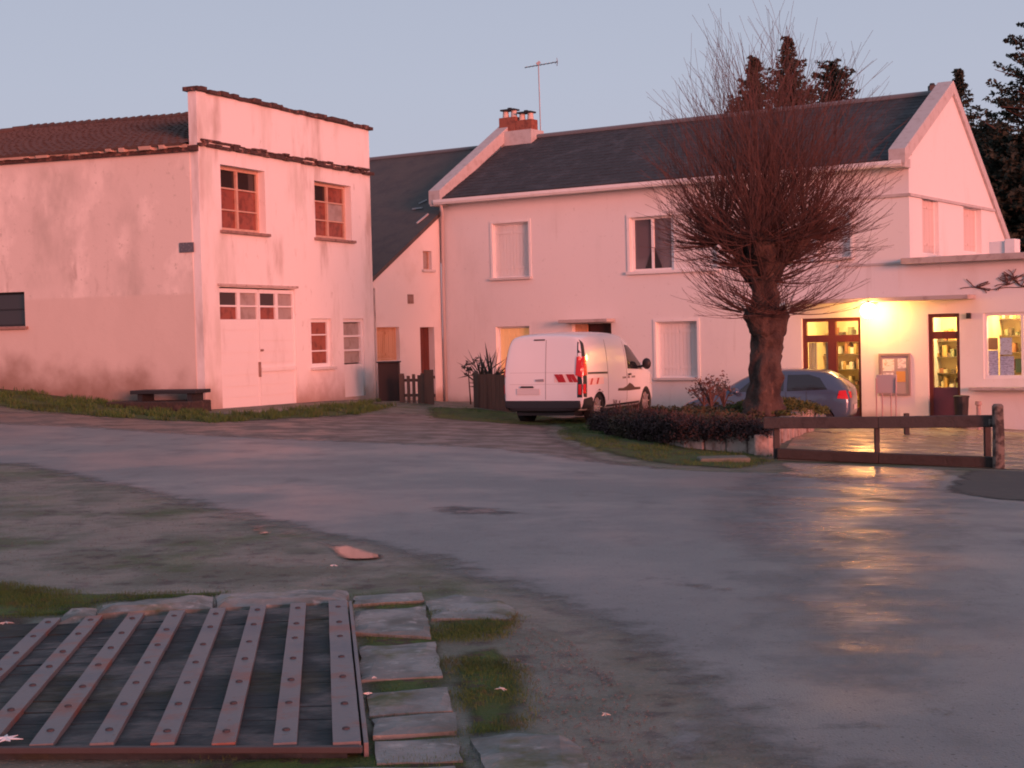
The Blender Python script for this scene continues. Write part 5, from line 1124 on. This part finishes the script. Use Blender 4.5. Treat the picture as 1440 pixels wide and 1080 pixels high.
for z in (.82, 1.05): patch('rear_door_crease', bv, [(-.70, z), (.74, z), (.74, z + .008), (-.70, z + .008)], 'B', M('crease', (.55, .52, .53), .5), van, .003)
# dark livery: arch shape with tiny lettering on the front door and panel
patch('livery', bv, [(1.72, .62), (2.3, .60), (2.95, .60), (2.95, .65), (2.62, .66), (2.5, .72), (2.34, .76), (2.2, .70), (2.0, .665), (1.74, .67)], 'R', m_mark, van, .004)
for k in range(10): patch('livery_lettering', bv, [(1.98 + k * .07, .86), (2.02 + k * .07, .86), (2.02 + k * .07, .90), (1.98 + k * .07, .90)], 'R', m_mark, van, .004) if k not in (3, 6) else None
van.scale = (1.04, 1.04, 1.04)
# ---- blue grey hatchback
m_car = M('blue grey car paint', (.062, .095, .155), .28, metal=.15, coat=.7)
yw = R(19); hc = Vector((-math.cos(yw), math.sin(yw), 0)); lc = Vector((-math.sin(yw), -math.cos(yw), 0))
cc = at(1197, 600, 34.0); cz_ = -.62; car0 = Vector((cc.x, cc.y, 0)) - lc * .84
car = thing('parked_car', (car0.x, car0.y, g(car0.x, car0.y) - .13), 'blue grey hatchback parked before the lit shop door behind the trunk', 'car', rz=math.pi - yw)
print('car', car0, g(car0.x, car0.y))
st = [(.0, .42, .80, .98, .68, .72, .55), (.06, .34, .84, 1.05, .76, .80, .60), (.2, .28, .88, 1.22, .80, .83, .58), (.45, .26, .90, 1.40, .82, .845, .56), (.9, .25, .91, 1.46, .83, .85, .59), (1.6, .24, .90, 1.48, .83, .85, .61), (2.1, .24, .89, 1.44, .83, .85, .61), (2.5, .24, .89, 1.28, .83, .85, .62), (2.9, .24, .88, 1.02, .83, .84, .68), (3.1, .24, .84, .94, .82, .83, .68), (3.6, .26, .76, .84, .80, .80, .64), (3.85, .32, .64, .70, .72, .72, .56), (3.95, .38, .56, .60, .6, .6, .46)]
cb = loft_body(st, m_car, 'body', car, (.68, 3.12), lambda z: 0, archr=.33, zc=.30); bc = bvh_of(cb)
for (x, y) in ((.68, .72), (.68, -.72), (3.12, .72), (3.12, -.72)): wheel(car, x, y, .30, 1 if y > 0 else -1)
bm = newbm(); bx(bm, .2, 3.7, -.6, .6, .2, .32); obj('underbody', bm, m_vblack, car, local=True)
for ax in ('L', 'R'):
    patch('side_window', bc, [(.52, 1.0), (1.42, .975), (1.42, 1.34), (.95, 1.34), (.70, 1.26)], ax, m_carglass, car)
    patch('side_window', bc, [(1.50, .975), (2.55, .97), (2.30, 1.18), (2.05, 1.32), (1.50, 1.345)], ax, m_carglass, car)
    patch('tail_light', bc, [(.05, .78), (.30, .80), (.26, .97), (.12, .98)], ax, m_redl, car, .006, .05, .01)
    patch('door_handle', bc, [(1.10, .84), (1.24, .84), (1.24, .865), (1.10, .865)], ax, m_car, car, .02, .05, .01)
    patch('door_line', bc, [(1.44, .34), (1.452, .34), (1.452, .96), (1.44, .96)], ax, m_vblack, car, .003)
    patch('door_line', bc, [(.98, .42), (.992, .42), (.992, .96), (.98, .96)], ax, m_vblack, car, .003)
    patch('fuel_flap', bc, [(.62, .78), (.76, .78), (.76, .89), (.62, .89)], ax, m_car, car, .004) if ax == 'L' else None
    bm = newbm(); sy = 1 if ax == 'L' else -1; bmesh.ops.create_uvsphere(bm, u_segments=12, v_segments=8, radius=1, matrix=Matrix.Translation((2.55, sy * .95, .98)) @ Matrix.Diagonal((.08, .1, .075, 1))); obj('mirror', bm, m_car, car, local=True, smooth=True)
patch('rear_window', bc, [(-.52, 1.02), (.52, 1.02), (.46, 1.30), (-.46, 1.30)], 'B', m_carglass, car)
patch('rear_light', bc, [(.52, .80), (.72, .80), (.70, .95), (.54, .95)], 'B', m_redl, car); patch('rear_light', bc, [(-.52, .80), (-.72, .80), (-.70, .95), (-.54, .95)], 'B', m_redl, car)
patch('number_plate', bc, [(-.26, .52), (.26, .52), (.26, .63), (-.26, .63)], 'B', m_plate, car, .01, .06, .008)
patch('rear_bumper', bc, [(-.72, .33), (.72, .33), (.72, .40), (-.72, .40)], 'B', m_vblack, car, .01)
patch('windscreen', bc, [(-.56, 1.0), (.56, 1.0), (.5, 1.36), (-.5, 1.36)], 'F', m_carglass, car, .01)

# ================================================================== steel banded timber deck (foreground)
ZD = .105
dk = thing('timber_deck', hitz(300, 960, ZD), 'dark timber deck held by eight riveted rusty steel straps', 'deck')
tops = [(74, 872), (137, 868), (192, 865), (246, 861), (303, 857), (361, 854), (413, 851), (475, 847)]
bots = [(-110, 1050), (-28, 1066), (62, 1068), (137, 1066), (234, 1060), (314, 1054), (394, 1050), (488, 1048)]
T = [hitz(x, y, ZD) for x, y in tops]; B = [hitz(x, y, ZD) for x, y in bots]
# regular spacing along fitted edges
tl_, tr_ = T[0], T[-1]; bl_, br_ = B[0], B[-1]
T = [tl_.lerp(tr_, k / 7) for k in range(8)]; T[-1] = tr_
Bv = [p.copy() for p in B]; B = [bl_.lerp(br_, k / 7) for k in range(8)]
print('deck', [tuple(round(c, 2) for c in p) for p in (tl_, tr_, bl_, br_)], [tuple(round(c, 2) for c in p) for p in Bv])
m_strap = M('rusty steel strap', (.165, .155, .162), .48, metal=.3, var=[(3.5, (.23, .095, .075), .5, .66), (2.1, (.12, .13, .15), .5, .66), (30, (.12, .07, .06), .62, .75)], bump=(40, .3, .005))
m_plank = M('wet dark planks', (.028, .034, .038), .5, var=[(2.5, (.036, .042, .044), .45, .65, (.4, 2, 1)), (1.1, (.036, .034, .02), .52, .66), (9, (.014, .016, .018), .5, .7, (.3, 2, 1))], bump=((12, .5, .02), (50, .3, .005)), rvar=(2, .4, .6, .5, .85), spec=.3)
m_plankb = M('mossy brown planks', (.055, .040, .026), .85, var=[(3, (.07, .062, .028), .45, .62)], bump=(20, .8, .03))
ext = tl_ - (tr_ - tl_) * .6; exb = bl_ - (br_ - bl_) * .35
npl = 14
for k in range(npl):
    a0, a1 = (k + .006) / npl, (k + .994) / npl; jz = Vector((0, 0, random.uniform(-.002, .002) - .012))
    p = [ext.lerp(exb, a0), tr_.lerp(br_, a0), tr_.lerp(br_, a1), ext.lerp(exb, a1)]
    nsub = 10; bm = newbm(); lo = Vector((0, 0, -.06)); rows = []
    for (u0, u1, side) in ((p[0], p[1], 0), (p[3], p[2], 1)):
        rows.append([bm.verts.new(u0.lerp(u1, i / nsub) + jz + Vector((0, 0, .006 * noise.noise((i * .9, k * 3.1, side))))) for i in range(nsub + 1)]); rows.append([bm.verts.new(u0.lerp(u1, i / nsub) + lo) for i in range(nsub + 1)])
    for i in range(nsub):
        bm.faces.new((rows[0][i], rows[0][i + 1], rows[2][i + 1], rows[2][i])); bm.faces.new((rows[1][i], rows[1][i + 1], rows[0][i + 1], rows[0][i])); bm.faces.new((rows[2][i], rows[2][i + 1], rows[3][i + 1], rows[3][i]))
    obj('plank', bm, m_plank, dk, bevel=.004)
for k in range(8):
    a, b = T[k], B[k]; dirv = (b - a).normalized(); wv = Vector((dirv.y, -dirv.x, 0)) * (.046 if k < 7 else .055)
    if wv.x > 0: wv = -wv
    bm = newbm(); nseg = 16; L0, R0, L1, R1 = [], [], [], []
    for i in range(nseg + 1):
        c = a.lerp(b, i / nseg) + Vector((0, 0, .004 * noise.noise((k * 2., i * .6, 0)))); j = wv * (1 + .04 * noise.noise((k, i * 1.3, 5)))
        L0.append(bm.verts.new(c + j + Vector((0, 0, .012)))); R0.append(bm.verts.new(c - j + Vector((0, 0, .012)))); L1.append(bm.verts.new(c + j - Vector((0, 0, .02)))); R1.append(bm.verts.new(c - j - Vector((0, 0, .02))))
    for i in range(nseg):
        bm.faces.new((L0[i], R0[i], R0[i + 1], L0[i + 1])); bm.faces.new((L1[i], L0[i], L0[i + 1], L1[i + 1])); bm.faces.new((R0[i], R1[i], R1[i + 1], R0[i + 1]))
    bm.faces.new((L0[0], R0[0], R1[0], L1[0])); bm.faces.new((L0[-1], R0[-1], R1[-1], L1[-1]))
    sp_ = obj('strap', bm, m_strap, dk)
    for i in range(7):
        c = a.lerp(b, (.06 + .88 * i / 6 + random.uniform(-.012, .012))) + Vector((0, 0, .012)); bm = newbm()
        tube(bm, [c, c + Vector((0, 0, .006)), c + Vector((0, 0, .009))], [.017, .015, .007], 10); obj('rivet', bm, M('dark rivet', (.06, .045, .05), .6, metal=.3), sp_)
bm = newbm(); e0_ = exb + (exb - ext).normalized() * .02; e1_ = br_ + (br_ - tr_).normalized() * .03 + (br_ - bl_).normalized() * .06
bar(bm, e0_ - Vector((0, 0, .008)), e1_ - Vector((0, 0, .008)), .03, .026); obj('front_beam', bm, M('dark beam steel', (.055, .042, .042), .6, var=[(6, (.05, .035, .035), .45, .65)]), dk, bevel=.004)
bm = newbm(); sd2 = (tr_ - tl_).normalized() * .075; bar(bm, tr_ + sd2 - Vector((0, 0, .04)), br_ + sd2 - Vector((0, 0, .04)), .02, .09); obj('side_beam', bm, m_strap, dk, bevel=.003)
# white leaf on deck and litter
def leaf(px, py, r_, label, col=(.7, .7, .72), z=None, nm='fallen_leaf', cat='leaf'):
    c = hitz(px, py, z) if z else hitg(px, py, .03); bm = newbm(); v0 = bm.verts.new(c + Vector((0, 0, .012))); ring = []
    for k in range(14):
        a = k * 6.2832 / 14; rr = r_ * (1 if k % 2 == 0 else .38) * random.uniform(.7, 1.1); ring.append(bm.verts.new(c + Vector((math.cos(a) * rr, math.sin(a) * rr, random.uniform(.0, .012)))))
    for k in range(14): bm.faces.new((v0, ring[k], ring[(k + 1) % 14]))
    o = obj(nm, bm, M('pale leaf %.1f' % col[0], col, .6)); tag(o, label, cat); s_ = o.modifiers.new('s', 'SOLIDIFY'); s_.thickness = .002
leaf(8, 1040, .065, 'white ragged leaf lying on the timber deck straps', z=ZD + .014)
leaf(469, 796, .03, 'tiny pale yellow leaf below the larger puddle', (.7, .65, .3))
leaf(518, 977, .022, 'tiny white leaf on the stone beside the deck', (.75, .72, .7))
leaf(526, 954, .014, 'tiny yellowish speck of leaf between the stones beside the deck', (.65, .6, .35))
leaf(852, 1006, .02, 'small pale leaf on the gravel near the road edge', (.55, .5, .45))
leaf(704, 970, .03, 'pale crumpled leaf on the reddish soil beside the moss', (.6, .5, .4))
leaf(8, 877, .05, 'pale crumpled leaf by the far left corner of the deck', (.5, .42, .38))

# ================================================================== stone slabs
m_stone = M('grey kerb stone', (.19, .198, .19), .8, var=[(3, (.12, .125, .11), .42, .65), (11, (.33, .325, .31), .55, .72), (2, (.09, .10, .04), .56, .68)], bump=((9, .4, .02), (40, .5, .008)), rvar=(3, .4, .6, .4, .9))
def stone(pix, h, label, top=.05):
    P_ = [hitg(x, y, top) for x, y in pix]; cx = sum((Vector((p.x, p.y)) for p in P_), Vector((0, 0))) / len(P_); bm = newbm(); Q = []
    for i in range(len(P_)):
        a, b = P_[i], P_[(i + 1) % len(P_)]; m_ = max(2, int((b - a).length / .10))
        for k in range(m_):
            q_ = a.lerp(b, k / m_); d = Vector((q_.x - cx.x, q_.y - cx.y, 0)); q_ = q_ + d.normalized() * .02 * noise.noise((q_.x * 6, q_.y * 6, 2)); Q.append((q_.x, q_.y))
    vs = [Vector(q_) for q_ in Q]; nb_ = len(vs); xa, xb = min(q_[0] for q_ in Q), max(q_[0] for q_ in Q); ya, yb = min(q_[1] for q_ in Q), max(q_[1] for q_ in Q)
    y = ya + .04
    while y < yb:
        x = xa + .04
        while x < xb:
            if inpoly(x, y, Q) and edist(x, y, Q) > .03: vs.append(Vector((x, y)))
            x += .08
        y += .08
    cv, ce, cf, *_ = delaunay_2d_cdt(vs, [(i, (i + 1) % nb_) for i in range(nb_)], [], 1, 1e-6); V = []; lo = []
    for c in cv:
        e_ = min(1, edist(c.x, c.y, Q) / .035); z = g(c.x, c.y) + h * .42 * (.62 + .38 * math.sqrt(e_)) + .010 * noise.noise((c.x * 4, c.y * 4, 0)) + .004 * noise.noise((c.x * 15, c.y * 15, 0)); V.append(bm.verts.new((c.x, c.y, z))); lo.append(bm.verts.new((c.x, c.y, g(c.x, c.y) - .05)))
    cnt = {}
    for f in cf:
        bm.faces.new([V[i] for i in f])
        for i in range(len(f)): k = frozenset((f[i], f[(i + 1) % len(f)])); cnt[k] = cnt.get(k, 0) + 1
    for k, c in cnt.items():
        if c == 1: i, j = tuple(k); bm.faces.new((V[i], V[j], lo[j], lo[i]))
    tag(obj('stone_slab', bm, m_stone, smooth=False), label, 'stone slab')
stone([(140, 862), (145, 849), (300, 838), (300, 853)], .17, 'long flat kerb stone along the back of the deck, left half')
stone([(304, 853), (304, 838), (488, 829), (488, 845)], .17, 'long flat kerb stone along the back of the deck, right half')
stone([(78, 876), (95, 858), (136, 855), (132, 872)], .17, 'small mossy kerb stone at the left end behind the deck')
stone([(497, 843), (499, 830), (592, 826), (596, 838)], .07, 'narrow stone at the top of the column right of the deck')
stone([(493, 882), (500, 852), (598, 845), (606, 888)], .07, 'blue grey broad stone second in the column right of the deck')
stone([(508, 946), (505, 900), (612, 893), (622, 940)], .06, 'mossy worn stone third in the column right of the deck')
stone([(520, 996), (516, 966), (628, 957), (636, 990)], .08, 'clean grey stone fourth in the column right of the deck')
stone([(526, 1026), (522, 1000), (640, 992), (643, 1018)], .08, 'narrow grey stone fifth in the column right of the deck')
stone([(530, 1060), (528, 1032), (642, 1024), (650, 1056)], .05, 'sunken dull stone near the bottom of the column right of the deck')
stone([(606, 862), (600, 838), (640, 828), (705, 836), (728, 852), (716, 862)], .06, 'pointed flat stone lying at the edge of the wet road')
stone([(690, 1086), (662, 1030), (720, 1023), (788, 1026), (818, 1042), (828, 1084)], .10, 'large pale flat slab at the bottom centre of the picture')
stone([(260, 1100), (272, 1080), (505, 1066), (640, 1063), (655, 1100)], .05, 'long low kerb stone in front of the deck along the bottom edge')
for i_, o in enumerate([o for o in bpy.data.objects if o.name.split('.')[0] == 'stone_slab']): pass
